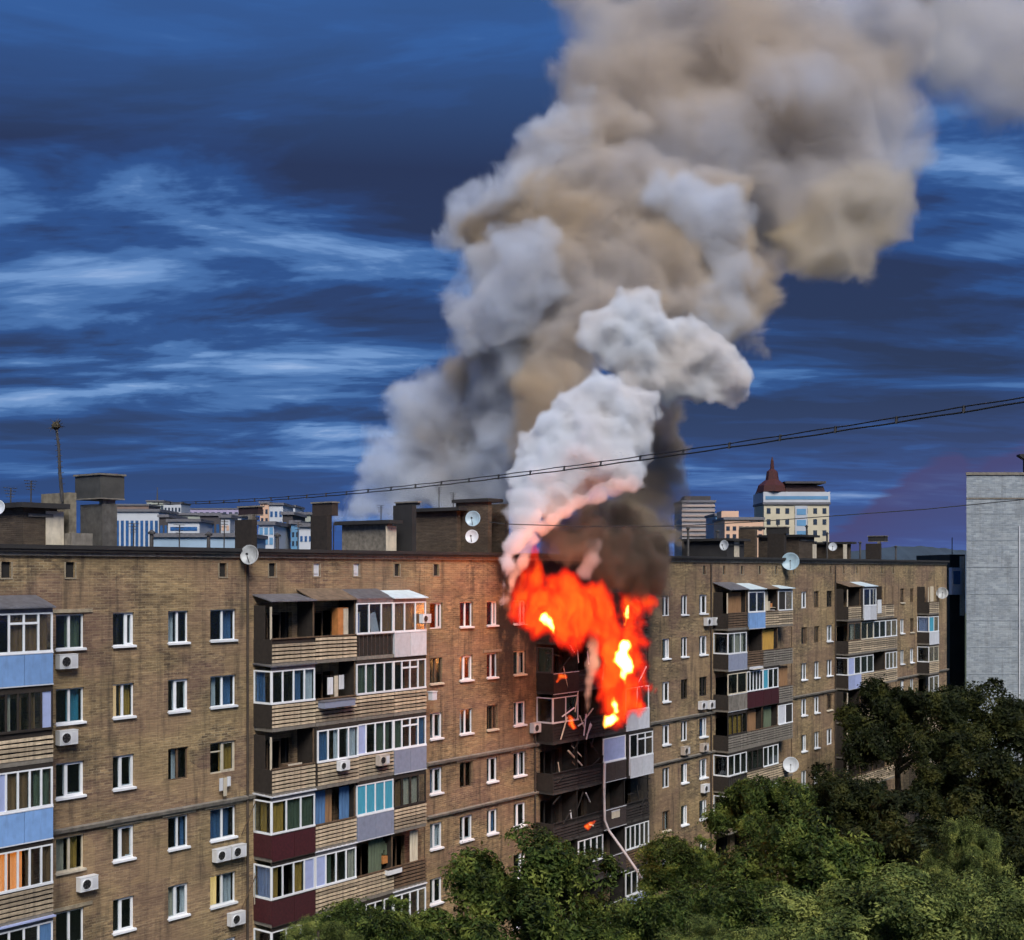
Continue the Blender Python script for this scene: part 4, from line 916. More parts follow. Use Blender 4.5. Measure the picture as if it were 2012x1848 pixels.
GREYS = vol_noise('grey_smoke', (0.72, 0.74, 0.81), (0.72, 0.64, 0.56), 0.45, 0.22, 1.9)
GOLD = vol_noise('golden_smoke', (0.76, 0.65, 0.48), (0.74, 0.69, 0.62), 0.7, 0.32, 1.9)
DKS = vol_noise('dark_smoke', (0.17, 0.125, 0.095), (0.26, 0.21, 0.17), 1.5, 0.75, 2.2, 0.08, 0.8, 0.5); BRS = vol_noise('brown_smoke', (0.50, 0.40, 0.27), (0.42, 0.36, 0.30), 1.7, 0.5)
smoke('white_smoke', 'dense white billowing smoke rising from the left edge of the flames',
  [(985, 1185, 13, 66), (990, 1150, 18, 66), (1000, 1110, 22, 66), (1012, 1070, 30, 67), (1030, 1030, 36, 68), (1040, 985, 40, 69), (1060, 945, 46, 70), (1105, 915, 58, 71), (1160, 905, 62, 71), (1215, 920, 48, 71), (1245, 945, 26, 71), (1120, 965, 40, 71), (1080, 1000, 34, 70),
   (1085, 840, 42, 72), (1130, 810, 52, 73), (1185, 785, 52, 73), (1225, 815, 48, 73), (1150, 860, 60, 72), (1215, 860, 45, 73), (1262, 800, 36, 74), (1060, 890, 46, 72), (1030, 940, 42, 71), (1100, 870, 50, 73), (1250, 870, 40, 73)], 0.2, WHITES, band=0.9, kids=11, kid=0.42, grand=4, disp=[('VORONOI', 1.1, -0.6), ('VORONOI', 0.5, -0.25), ('CLOUDS', 0.8, 0.6)], seed=3)
smoke('white_smoke', 'bright white cauliflower smoke head in the middle of the plume',
  [(1150, 665, 26, 75), (1185, 640, 42, 76), (1240, 622, 46, 76), (1285, 650, 44, 76), (1300, 700, 52, 77), (1245, 690, 56, 76), (1360, 690, 46, 77), (1405, 712, 50, 77), (1440, 742, 44, 77), (1455, 760, 26, 77), (1385, 755, 40, 77), (1320, 755, 36, 77), (1190, 695, 34, 76), (1240, 745, 40, 76), (1300, 735, 44, 76.5), (1350, 655, 36, 77), (1270, 600, 34, 76.5), (1420, 770, 36, 77)], 0.22, vol_noise('white_smoke', (0.92, 0.95, 0.99), (0.91, 0.88, 0.86), 2.4, 0.9, 1.35, 0.04, 0.5), band=0.9, kids=11, kid=0.42, grand=4, disp=[('VORONOI', 1.2, -0.65), ('VORONOI', 0.55, -0.25), ('CLOUDS', 0.9, 0.65)], seed=9)
smoke('pale_smoke', 'pale grey smoke puffs drifting behind the roof left of the fire',
  [(1000, 690, 58, 91.5), (965, 745, 56, 92.5), (1035, 735, 50, 91.5), (930, 800, 50, 94), (712, 985, 44, 96), (735, 920, 48, 96), (752, 870, 42, 96), (800, 795, 52, 97), (850, 772, 58, 97), (905, 770, 55, 97), (935, 825, 62, 96), (880, 860, 62, 96), (800, 940, 60, 97), (860, 960, 60, 96), (930, 920, 60, 95), (980, 960, 55, 94), (985, 715, 46, 94), (1020, 700, 42, 93), (1010, 770, 48, 93), (980, 860, 60, 93), (780, 1010, 40, 96), (665, 1012, 24, 97), (900, 1000, 50, 95)], 0.42, PALE, band=2.2, kids=9, kid=0.45, grand=3, disp=[('VORONOI', 2.2, -1.0), ('VORONOI', 1.0, -0.4), ('CLOUDS', 1.6, 1.6)], seed=5)
smoke('pale_smoke', 'pale blue grey smoke lobes along the left side of the plume',
  [(940, 655, 58, 90), (905, 600, 46, 90), (925, 560, 40, 90), (985, 600, 74, 89.5), (960, 520, 52, 90), (1040, 520, 84, 89), (885, 465, 38, 92), (915, 425, 44, 92), (950, 385, 46, 92), (985, 355, 46, 92), (1040, 370, 60, 92), (1060, 300, 50, 94), (1100, 240, 50, 95), (1140, 215, 40, 95), (1340, 400, 70, 90.5), (1300, 390, 50, 90.5), (1390, 450, 80, 90.5), (1430, 560, 66, 89), (1460, 620, 50, 88.5), (1395, 640, 66, 88.5), (1120, 290, 60, 95), (1090, 330, 60, 93.5)], 0.45, PALE, band=2.4, kids=8, kid=0.5, grand=1, disp=[('VORONOI', 3.0, -0.9), ('VORONOI', 1.3, -0.5), ('CLOUDS', 2.0, 2.0)], seed=6)
smoke('tan_smoke', 'large tan grey smoke column leaning over the burning block',
  [(1120, 300, 84, 96), (1090, 350, 90, 95), (1180, 270, 90, 97), (1030, 450, 100, 95), (970, 480, 84, 95), (930, 470, 60, 95), (960, 700, 76, 95), (925, 750, 70, 97), (980, 850, 84, 97), (900, 870, 84, 98), (1000, 930, 74, 97), (830, 930, 66, 98), (820, 850, 60, 98), (1010, 640, 90, 94), (760, 950, 44, 98), (900, 960, 60, 98),(1090, 960, 60, 86), (1070, 880, 75, 87), (1080, 790, 80, 88), (1100, 700, 90, 90), (1060, 600, 90, 92), (1160, 560, 120, 92), (1180, 440, 130, 94), (1050, 440, 80, 95), (1300, 540, 120, 92), (1330, 430, 120, 94), (1430, 530, 90, 92), (1460, 600, 62, 90), (1480, 650, 42, 90), (1360, 620, 80, 89), (1497, 690, 22, 90), (1250, 640, 70, 88), (1310, 830, 42, 80), (1280, 770, 55, 82)], 0.5, TAN, band=2.8, kids=9, grand=2, disp=[('VORONOI', 3.0, -1.3), ('CLOUDS', 2.4, 2.4)], seed=12)
smoke('grey_smoke', 'wide soft grey brown smoke cloud high above the block',
  [(1160, 320, 90, 98), (1250, 360, 130, 98), (1140, 130, 66, 100), (1160, 60, 78, 101), (1120, 20, 50, 101), (1190, 200, 96, 100), (1130, 230, 60, 98.5), (1120, -50, 60, 103), (1250, 160, 140, 100), (1380, 300, 150, 98), (1400, 120, 170, 102), (1520, 380, 140, 98), (1560, 220, 170, 100), (1640, 420, 110, 98), (1700, 360, 110, 98), (1730, 220, 100, 99), (1680, 60, 150, 104), (1760, 110, 80, 102), (1560, 20, 160, 106), (1300, -20, 160, 106), (1790, 330, 36, 97), (1780, -60, 90, 108), (1840, 310, 24, 98), (1450, -140, 190, 112), (1650, -170, 190, 114)], 0.7, GREYS, band=4.5, kids=10, kid=0.45, grand=2, disp=[('VORONOI', 4.5, -2.0), ('CLOUDS', 3.5, 4.4)], seed=21)
smoke('golden_smoke', 'golden brown smoke bulge low on the right side of the plume',
  [(1560, 470, 60, 94), (1600, 500, 50, 94), (1650, 480, 70, 94), (1690, 515, 42, 94), (1705, 545, 24, 94), (1640, 525, 34, 94), (1730, 450, 55, 95), (1770, 400, 40, 95), (1700, 390, 80, 95), (1780, 350, 36, 96), (1620, 400, 60, 95), (1540, 520, 30, 94)], 0.5, GOLD, band=2.6, kids=9, kid=0.45, grand=3, disp=[('VORONOI', 2.4, -1.1), ('CLOUDS', 2.2, 2.2)], seed=23)
smoke('grey_smoke', 'faint brown smoke drifting out at the top corner',
  [(1920, 90, 80, 122), (1960, 180, 75, 122), (2030, 200, 80, 122), (1900, 190, 40, 122), (1990, 60, 100, 124), (2060, 100, 110, 124), (1940, 0, 90, 126), (1860, -60, 90, 126), (1850, 110, 76, 120), (1840, 30, 90, 120), (1868, 185, 44, 121), (1900, 60, 90, 122)], 0.9, vol_noise('faint_smoke', (0.78, 0.71, 0.62), (0.78, 0.76, 0.76), 0.22, 0.13), band=5, kids=8, grand=1, disp=[('VORONOI', 6.0, -2.4), ('CLOUDS', 4.0, 4.0)], seed=31)
smoke('brown_smoke', 'brown smoke curtain hanging right of the flames above the roof',
  [(1320, 870, 36, 84), (1338, 930, 28, 84), (1332, 990, 32, 83), (1310, 1040, 36, 82), (1285, 900, 38, 83), (1265, 960, 40, 82), (1230, 1000, 48, 81), (1170, 1020, 46, 80), (1330, 1065, 24, 80), (1300, 940, 48, 83), (1320, 820, 36, 85), (1290, 850, 44, 84), (1250, 1040, 44, 81)], 0.32, BRS, band=1.8, kids=8, grand=2, disp=[('VORONOI', 1.8, -0.7), ('CLOUDS', 1.4, 1.1)], seed=41)
smoke('dark_smoke', 'black smoke pouring out over the roof edge above the flames',
  [(1095, 1050, 26, 69.5), (1125, 1085, 36, 69.5), (1085, 1095, 22, 69), (1160, 1060, 42, 70.5), (1205, 1070, 46, 71.5), (1250, 1085, 44, 72.5), (1290, 1085, 36, 73.5), (1180, 1115, 38, 70.5), (1215, 1125, 42, 71), (1270, 1130, 42, 72.5), (1310, 1120, 24, 74.5), (1318, 1160, 15, 75), (1316, 1190, 10, 75), (1240, 1160, 32, 71.5), (1290, 1155, 26, 73.5), (1045, 1095, 16, 67), (1022, 1130, 12, 66), (1150, 1010, 34, 71), (1225, 1020, 34, 73), (1082, 1035, 26, 71.5), (1110, 1012, 30, 71.5), (1062, 1055, 18, 70.5), (1130, 1045, 34, 71.5), (1072, 1068, 24, 70.5), (1090, 1050, 30, 71), (1060, 1085, 22, 70), (1078, 1040, 26, 72), (1105, 1075, 30, 70.5), (1100, 1030, 30, 72), (1270, 1110, 40, 72), (1230, 1110, 36, 71.5)], 0.22, DKS, band=1, kids=9, grand=2, disp=[('VORONOI', 1.2, -0.5), ('CLOUDS', 0.9, 0.9)], seed=51)
smoke('pink_lit_smoke', 'pink lit smoke streaming up between the two flames',
  [(1154, 1405, 8, 69.6), (1156, 1385, 10, 69.5), (1158, 1362, 12, 69.4), (1160, 1340, 14, 69.3), (1163, 1318, 15, 69.3), (1165, 1295, 16, 69.4), (1166, 1270, 15, 69.6), (1168, 1245, 14, 69.8), (1150, 1120, 18, 69.4), (1158, 1095, 20, 69.6), (1165, 1070, 20, 70)], 0.16, vol_noise('pink_lit_smoke', (0.88, 0.84, 0.86), (0.85, 0.8, 0.8), 1.1, 1.1, 1.2, 0.1, 0.7, 0.6), band=0.6, kids=8, grand=0, disp=[('CLOUDS', 0.9, 0.7)], seed=55)  # albedo tinted slightly pink to help the firelight
smoke('pink_lit_smoke', 'thin smoke edge tinted pink as if firelit along the outer side of the left flame',
  [(982, 1198, 8, 65.2), (988, 1185, 10, 65.2), (996, 1168, 12, 65.2), (1004, 1148, 13, 65.2), (1012, 1128, 14, 65.3), (1022, 1105, 15, 65.4), (1032, 1082, 16, 65.8), (1046, 1060, 17, 66.5), (1062, 1040, 18, 67.5), (1085, 1022, 18, 68), (1110, 1005, 20, 68.5), (1140, 988, 20, 68.8), (1175, 970, 22, 69), (1210, 955, 22, 69.5), (1245, 948, 20, 70)], 0.16, vol_noise('pink_lit_edge_smoke', (0.95, 0.82, 0.79), (0.95, 0.86, 0.85), 1.8, 1.0, 1.1, 0.1, 0.7), band=0.5, kids=8, kid=0.5, grand=1, disp=[('VORONOI', 0.8, -0.3), ('CLOUDS', 0.7, 0.5)], seed=56)  # firelight painted as pink albedo along the smoke's lower edge

# ------------------------------------------------------------------ fire
def fire_mat(name, stops, gain, scale, seed, absorb, E, lo, hi):
    m = bpy.data.materials.new(name); m.use_nodes = True; t = m.node_tree; t.nodes.clear()
    f, edge, tc_, mp = fog_t(t, scale, E, 0.42, seed, 5, 1.0)
    r_ = t.nodes.new('ShaderNodeValToRGB'); e = r_.color_ramp.elements
    while len(e) < len(stops): e.new(0.5)
    for el, (p, c) in zip(e, stops): el.position = p; el.color = (*c, 1)
    t.links.new(f, r_.inputs[0])
    d = t.nodes.new('ShaderNodeMapRange'); d.interpolation_type = 'SMOOTHSTEP'
    for i, x in enumerate((lo, hi, 0.0, 1.0)): d.inputs[i+1].default_value = x
    t.links.new(f, d.inputs[0]); q = t.nodes.new('ShaderNodeMath'); q.operation = 'MULTIPLY'; t.links.new(d.outputs[0], q.inputs[0]); t.links.new(edge, q.inputs[1])
    def mul(k):
        n = t.nodes.new('ShaderNodeMath'); n.operation = 'MULTIPLY'; t.links.new(q.outputs[0], n.inputs[0]); n.inputs[1].default_value = k; return n.outputs[0]
    em = t.nodes.new('ShaderNodeEmission'); t.links.new(r_.outputs[0], em.inputs[0]); t.links.new(mul(gain), em.inputs[1])
    ab = t.nodes.new('ShaderNodeVolumeAbsorption'); ab.inputs[0].default_value = (0, 0, 0, 1); t.links.new(mul(absorb), ab.inputs[1])
    ad = t.nodes.new('ShaderNodeAddShader'); t.links.new(em.outputs[0], ad.inputs[0]); t.links.new(ab.outputs[0], ad.inputs[1])
    o = t.nodes.new('ShaderNodeOutputMaterial'); t.links.new(ad.outputs[0], o.inputs['Volume']); return m
def flame(label, puffs, voxel, mat, band=0.7, **k):
    me = body_mesh('flame', puffs, voxel, **k); me.materials.clear(); me.materials.append(VEIL)
    o = bpy.data.objects.new('flame', me); COL.objects.link(o); tag(o, label, 'flame', 'flames on the balconies'); fog_body(o, 'flame_core', voxel*0.8, band*0.8, mat); return o
FR = fire_mat('red_fire', [(0.12, (0.22, 0.010, 0.008)), (0.40, (0.62, 0.012, 0.006)), (0.72, (1.0, 0.030, 0.006)), (1.0, (1.0, 0.15, 0.012))], 2.1, 1.0, 2.0, 1.9, 2.7, 0.06, 0.9)
FS = fire_mat('small_fire', [(0.1, (0.25, 0.006, 0.002)), (0.5, (0.9, 0.05, 0.005)), (1.0, (1.0, 0.30, 0.03))], 4.0, 2.6, 4.0, 1.6, 1.3, 0.1, 0.7)
FY = fire_mat('yellow_fire', [(0.1, (1.0, 0.12, 0.006)), (0.45, (1.0, 0.45, 0.03)), (0.85, (1.0, 0.85, 0.35))], 11.0, 1.9, 5.0, 2.0, 1.7, 0.05, 0.8)
FD = [('CLOUDS', 0.7, 0.5)]
flame('broad red orange flame over the top balconies left of the gap', [(1010, 1215, 16, 66), (1020, 1180, 20, 66), (1035, 1140, 20, 66), (1045, 1105, 14, 66), (1035, 1220, 24, 66), (1062, 1180, 26, 67), (1062, 1225, 28, 67), (1095, 1170, 30, 68), (1100, 1220, 32, 68), (1110, 1250, 26, 68), (1140, 1190, 34, 69), (1145, 1240, 26, 69), (1120, 1145, 26, 69), (1160, 1165, 26, 69.5), (1085, 1135, 22, 68), (1045, 1080, 12, 66), (1055, 1135, 22, 66.5), (1005, 1195, 14, 65.6), (1180, 1190, 28, 69.2), (1165, 1215, 28, 69), (1195, 1215, 26, 69.8), (1185, 1165, 20, 69.4), (1150, 1185, 28, 68.8), (1185, 1245, 22, 69.8), (1130, 1270, 18, 69), (1050, 1250, 14, 67)], 0.16, FR, kids=9, grand=2, disp=[('CLOUDS', 0.7, 0.8)], seed=61, kid=0.6)
flame('tall red orange flame running down the right balconies', [(1175, 1200, 22, 70), (1200, 1240, 28, 71), (1190, 1280, 22, 71), (1215, 1290, 34, 71.5), (1200, 1330, 28, 71.5), (1240, 1250, 26, 72), (1250, 1300, 24, 72), (1235, 1210, 20, 72), (1265, 1190, 20, 73), (1275, 1175, 14, 73), (1225, 1350, 28, 72), (1215, 1385, 28, 71.5), (1205, 1415, 22, 71.5), (1240, 1380, 22, 72.5), (1190, 1370, 18, 71), (1260, 1340, 20, 73), (1230, 1180, 20, 72), (1255, 1165, 16, 73), (1270, 1270, 16, 73.3), (1268, 1310, 14, 73.3), (1180, 1320, 18, 70.5), (1175, 1250, 18, 70.3), (1255, 1395, 16, 73), (1185, 1400, 14, 71), (1262, 1230, 16, 73)], 0.16, FR, kids=9, grand=2, disp=[('CLOUDS', 0.7, 0.8)], seed=62, kid=0.6)
flame('small yellow heart of the left flame', [(1070, 1215, 12, 65.5), (1080, 1222, 10, 65.5), (1088, 1236, 8, 65.5), (1092, 1248, 5, 65.5)], 0.08, FY, band=0.3, kids=7, grand=1, disp=[('CLOUDS', 0.3, 0.25)], seed=63)
flame('large yellow white heart of the tall right flame', [(1228, 1270, 16, 69.5), (1222, 1295, 18, 69.5), (1232, 1312, 15, 69.5), (1222, 1328, 9, 69.5), (1228, 1345, 5, 69.5)], 0.08, FY, band=0.3, kids=7, grand=1, disp=[('CLOUDS', 0.35, 0.3)], seed=64)
flame('narrow yellow tongue above the tall right flame heart', [(1233, 1192, 5, 70.5), (1232, 1199, 6, 70.5), (1231, 1206, 6.5, 70.5), (1230, 1213, 6, 70.5), (1229, 1220, 5, 70.5), (1228, 1227, 4, 70.5), (1228, 1233, 3, 70.5)], 0.07, FY, band=0.3, kids=4, disp=[('CLOUDS', 0.3, 0.2)], seed=65)
flame('yellow tongue near the foot of the tall right flame', [(1207, 1385, 9, 70), (1211, 1398, 9, 70), (1204, 1372, 5, 70)], 0.07, FY, band=0.3, kids=6, disp=[('CLOUDS', 0.3, 0.2)], seed=66)
flame('bright fire ball at the foot of the right flame on the balcony floor', [(1197, 1416, 13, 69.8), (1210, 1412, 10, 69.8), (1190, 1424, 8, 69.8)], 0.08, FY, band=0.3, kids=6, disp=[('CLOUDS', 0.3, 0.25)], seed=67)
flame('small red fire inside the white framed burnt balcony', [(1122, 1420, 9, 70.5), (1128, 1430, 8, 70.5), (1118, 1408, 6, 70.5), (1128, 1412, 5, 70.5)], 0.08, FS, band=0.25, kids=6, disp=[('CLOUDS', 0.3, 0.2)], seed=68)
flame('low orange fire glowing on a lower burnt balcony', [(1150, 1624, 6, 71.8), (1160, 1620, 6, 71.8), (1170, 1614, 5, 71.9), (1156, 1630, 5, 71.8)], 0.08, FS, band=0.25, kids=6, disp=[('CLOUDS', 0.3, 0.2)], seed=69)
flame('small red fire behind the railings of the second balcony row', [(1100, 1328, 7, 70.3), (1112, 1332, 6, 70.4), (1095, 1340, 6, 70.3)], 0.08, FS, band=0.25, kids=6, disp=[('CLOUDS', 0.3, 0.2)], seed=70)
def fire_light(px, py, d, w, r_):
    l = bpy.data.lights.new('fire_light', 'POINT'); l.energy = w; l.color = (1.0, 0.25, 0.05); l.shadow_soft_size = r_
    o = bpy.data.objects.new('fire_light', l); o.location = P(px, py, d); COL.objects.link(o)
fire_light(1090, 1215, 66.3, 460, 0.8); fire_light(1225, 1300, 70.2, 560, 0.8); fire_light(1205, 1405, 70.5, 160, 0.4); fire_light(1160, 1610, 71, 60, 0.2); fire_light(1035, 1150, 64.0, 170, 0.6); fire_light(1130, 1090, 66.5, 420, 0.6)
# ------------------------------------------------------------------ small things on the walls and roof
def on(px, py, off): s = S(px, off); return (O2.x+s*DX+off*NX, O2.y+s*DY+off*NY, ZF(px, py, off))
acw = pm('white_casing', (0.70, 0.71, 0.72), 0.45, 0.08, dirt=0.15); acg = pm('beige_casing', (0.48, 0.42, 0.36), 0.5, 0.1, dirt=0.3)
def ac_meshes(mat):
    m = MB(); m.prism([(-0.4, -0.27), (0.4, -0.27), (0.4, 0.27), (-0.4, 0.27)], 'y', -0.30, 0.0); m.box(-0.41, 0.41, -0.31, 0.01, 0.272, 0.292); cs = m.mesh('casing', mat)
    m = MB(); m.lathe([(0.215, -0.305), (0.215, -0.33), (0.19, -0.33), (0.19, -0.306)], (-0.12, 0, 0), 'y', 18); rg = m.mesh('fan_ring', mat)
    m = MB(); m.lathe([(0.19, -0.302), (0.19, -0.312)], (-0.12, 0, 0), 'y', 18); fn = m.mesh('fan_grille', BLACK)
    m = MB()
    for q in range(5): m.prism([(0.0, -0.02), (0.17, -0.05), (0.17, 0.03)], 'y', -0.322, -0.316)
    bl = MB()
    for q in range(5):
        a = q*1.2566; ca, sa = math.cos(a), math.sin(a)
        bl.prism([(-0.12+ca*.03-sa*.0, sa*.03), (-0.12+ca*.17-sa*.05, sa*.17+ca*.05), (-0.12+ca*.18+sa*.03, sa*.18-ca*.03)], 'y', -0.322, -0.316)
    fb = bl.mesh('fan_blades', STEEL)
    m = MB(); m.box(-0.3, -0.26, -0.3, 0.12, -0.31, -0.275); br = m.mesh('bracket', STEEL)
    m = MB(); m.box(0.14, 0.38, -0.306, -0.301, -0.2, 0.2); pl = m.mesh('side_panel', pm('casing_side', (0.6, 0.61, 0.64), 0.5, 0.1))
    return cs, rg, fn, fb, br, pl
ACM = ac_meshes(acw); ACB = ac_meshes(acg)
def ac(px, py, off, label, sc=1.0, M_=None):
    x, y, z = on(px, py, off); e = empty('air_conditioner', (x, y, z), FA); e.scale = (sc, sc, sc); tag(e, label, 'air conditioner', 'air conditioners on the facade')
    M_ = M_ or ACM
    for nme, me in zip(('casing', 'fan_ring', 'fan_grille', 'fan_blades', 'bracket', 'side_panel'), M_): place(nme, me, e)
    place('bracket', M_[4], e, (0.56, 0, 0))
ac(127, 1300, 0.05, 'white air conditioner beside the topmost blue balcony parapet'); ac(127, 1449, 0.05, 'white air conditioner with black fan beside the upper slatted parapet')
ac(167, 1735, 0.05, 'white air conditioner under the window beside the orange lit balcony')
ac(431, 1679, 0.05, 'white air conditioner, the lower hung of two side by side under one window'); ac(462, 1672, 0.05, 'white air conditioner next to a drain pipe, second of the side by side pair')
ac(460, 1804, 0.05, 'white air conditioner under the yellow lit window'); ac(671, 1504, 1.42, 'white air conditioner hanging below the projecting glazed bay', .8)
ac(748, 1493, 1.28, 'beige air conditioner on slats beside the grey blue panel', .9, ACB); ac(832, 1216, 1.24, 'white air conditioner behind the railing of the pale roofed balcony', .8)
ac(1388, 1222, 0.05, 'white air conditioner under the top row window just right of the smoke, first of two'); ac(1404, 1221, 0.05, 'white air conditioner touching the open balcony right of the smoke, second of two')
ac(1377, 1386, 0.05, 'white air conditioner in the pair below the third row dark window'); ac(1393, 1385, 0.05, 'white air conditioner beside the stack corner in the third row pair')
ac(1343, 1475, 0.05, 'dark beige air conditioner below a fourth row window right of the fire', 1, ACB); ac(1380, 1469, 0.05, 'beige air conditioner below the fourth row window nearest the balconies', 1, ACB)
ac(1382, 1549, 0.05, 'white air conditioner hanging low right of the fire above the trees'); ac(1049, 1430, 0.05, 'white air conditioner at the corner of the burnt white framed balcony')

def dish(x, y, z, r_, label, face=None, tint=0, post=True):
    e = empty('satellite_dish', (x, y, z)); tag(e, label, 'satellite dish', 'satellite dishes')
    v = Vector((face or (-0.25, -1, 0.12))); e.rotation_euler = v.to_track_quat('-Y', 'Z').to_euler()
    m = MB(); m.sm = True; pr = [(0.02, 0.0)]+[(r_*q/8, -0.28*r_*(q/8)**2) for q in range(1, 9)]; back = [(r_*q/8, -0.28*r_*(q/8)**2+0.03) for q in range(8, 0, -1)]
    m.lathe(pr+[(r_*1.03, -0.27*r_)]+back, (0, 0, 0), 'y', 28); m.build('reflector', (DISHW, DISHB, DISHO)[tint], e)
    m = MB(); m.tube([(0, -0.1*r_, -r_*.92), (0, -r_*.75, -r_*.25), (0, -r_*.85, 0)], 0.02, 5); m.build('feed_arm', STEEL, e)
    m = MB(); m.lathe([(0.05, -r_*.95), (0.06, -r_*.8), (0.03, -r_*.72)], (0, 0, 0), 'y', 8); m.build('receiver', BLACK, e)
    m = MB(); m.tube([(0, 0.02, 0), (0, r_*.35, -0.05), (0, r_*.4, -r_*1.0)], 0.03, 6); m.build('mount', STEEL, e)
DISHW = pm('dish_white', (0.62, 0.66, 0.70), 0.45, 0.1, dirt=0.2); DISHB = pm('dish_blue_grey', (0.34, 0.48, 0.56), 0.4, 0.15, dirt=0.2); DISHO = pm('dish_stained', (0.44, 0.46, 0.46), 0.45, 0.3, 2, dirt=0.8)
def dpx(px, py, rp, off, label, **k):
    x, y, z = on(px, py, off); dish(x, y, z, rp/F*y, label, **k)
dpx(492, 1091, 19, 0.55, 'large stained satellite dish fixed to the roof edge left of the balconies', tint=2); dpx(930, 1020, 15, -1.1, 'round pale blue dish, upper of two on the brick stack by the smoke', tint=1)
dpx(928, 1055, 13, -1.1, 'small white dish below the pale blue dish on the brick stack', tint=0); dpx(-1, 998, 14, -1.6, 'white dish cut by the picture edge beside the roof hut', tint=0)
dpx(1553, 1104, 17, 0.55, 'large blue grey dish on the roof edge right of the smoke', tint=1); dpx(1424, 1072, 10, -2.2, 'narrow white dish turned sideways before the black roof hut', tint=0, face=(-0.9, -0.9, 0.1))
dpx(1636, 1075, 8, -2.2, 'small white dish on the roof hut near the far roof end', tint=0); dpx(1554, 1503, 15, 1.75, 'white dish on the low balcony just above the trees', tint=0)
dpx(1851, 1166, 11, 0.5, 'grey dish at the far corner of the brick block', tint=2)

# antenna mast with a spiky head
b_ = on(123, 968, -2.6); t_ = on(110, 838, -2.6); e = empty('antenna_mast', b_); tag(e, 'leaning dark antenna mast with a spiky ball head beside the roof tank', 'antenna')
tv = Vector(t_)-Vector(b_)
m = MB(); m.tube([(0, 0, -0.4), tuple(tv*0.3+Vector((-.03, 0, 0))), tuple(tv*0.7+Vector((.03, 0, 0))), tuple(tv)], 0.075, 7, 0.05); m.build('pole', STEEL, e)
for q in range(9):
    m = MB(); p_ = tv*(0.12+q*0.085); m.tube([tuple(p_+Vector((-.12, 0, .0))), tuple(p_+Vector((.12, 0, .03)))], 0.014, 4); m.build('rung', STEEL, e)
m = MB(); rnd = random.Random(4)
for q in range(46):
    v = Vector((rnd.gauss(0, 1), rnd.gauss(0, 1), rnd.gauss(.2, .8))).normalized(); m.tube([tuple(tv+v*.08), tuple(tv+v*rnd.uniform(.24, .42))], 0.016, 3, 0.005)
m.lathe([(0.05, -.15), (.17, -.06), (.19, .05), (.1, .16), (.02, .2)], tuple(tv), 'z', 8)
o = m.build('spiky_head', pm('antenna_head', (0.05, 0.04, 0.02), 0.8, 0.4), e); o['kind'] = 'stuff'

# overhead cable: two strands with spacers, sagging towards the camera side
A_, B_ = P(2120, 768, 20), P(300, 990, 54)
def catpt(t, dz=0.0, dyq=0.0):
    p = A_.lerp(B_, t); 
    return Vector((p.x, p.y+dyq, p.z-4*t*(1-t)*0.42+dz))
cbl = empty('overhead_cable', tuple(A_)); tag(cbl, 'black twin overhead cable with spacers sloping across the sky in front of the smoke', 'cable')
WIRE = pm('cable_black', (0.012, 0.012, 0.014), 0.6, 0.2)
def strand(f, r_, par, n=80, name='strand'):
    m = MB(); m.sm = True; m.tube([tuple(f(i/n)-A_) for i in range(n+1)], r_, 5); m.build(name, WIRE, par)
strand(lambda t: catpt(t, 0.042+0.006*math.sin(t*160)), 0.013, cbl, 260); strand(lambda t: catpt(t, -0.042-0.006*math.sin(t*160)), 0.016, cbl, 260)
for q in range(30):
    p = catpt((q+.5)/30)-A_; m = MB(); m.box(-0.022, 0.022, -0.02, 0.02, -0.065, 0.065); m.build('spacer', WIRE, cbl, tuple(p), (0, R(8), 0))
pts = [P(px, py, d) for px, py, d in ((2100, 968, 62), (2012, 982, 62), (1820, 1001, 61), (1640, 1014, 60), (1480, 1026, 60), (1330, 1034, 60), (1150, 1035, 59), (990, 1030, 58), (960, 1026, 58))]
m = MB(); m.tube([tuple(p-pts[0]) for p in pts], 0.022, 5); tag(m.build('thin_wire', WIRE, None, tuple(pts[0])), 'thin dark wire crossing low above the roofs to the grey gable', 'wire')

# pale hose hanging down the burnt stack and out over the trees
hp = [(1188, 1500, 1.62), (1187, 1560, 1.62), (1188, 1612, 1.65), (1196, 1632, 1.9), (1222, 1668, 2.8), (1252, 1712, 4.2), (1275, 1755, 6.0), (1296, 1795, 8.0), (1312, 1826, 10.0)]
pw = [Vector(on(*q)) for q in hp]; m = MB(); m.sm = True; m.tube([tuple(p-pw[0]) for p in pw], 0.085, 8)
tag(m.build('hose', pm('pale_hose', (0.42, 0.38, 0.38), 0.6, 0.2, 3), None, tuple(pw[0])), 'pale hose hanging down the burnt balconies and slanting to the trees', 'hose')

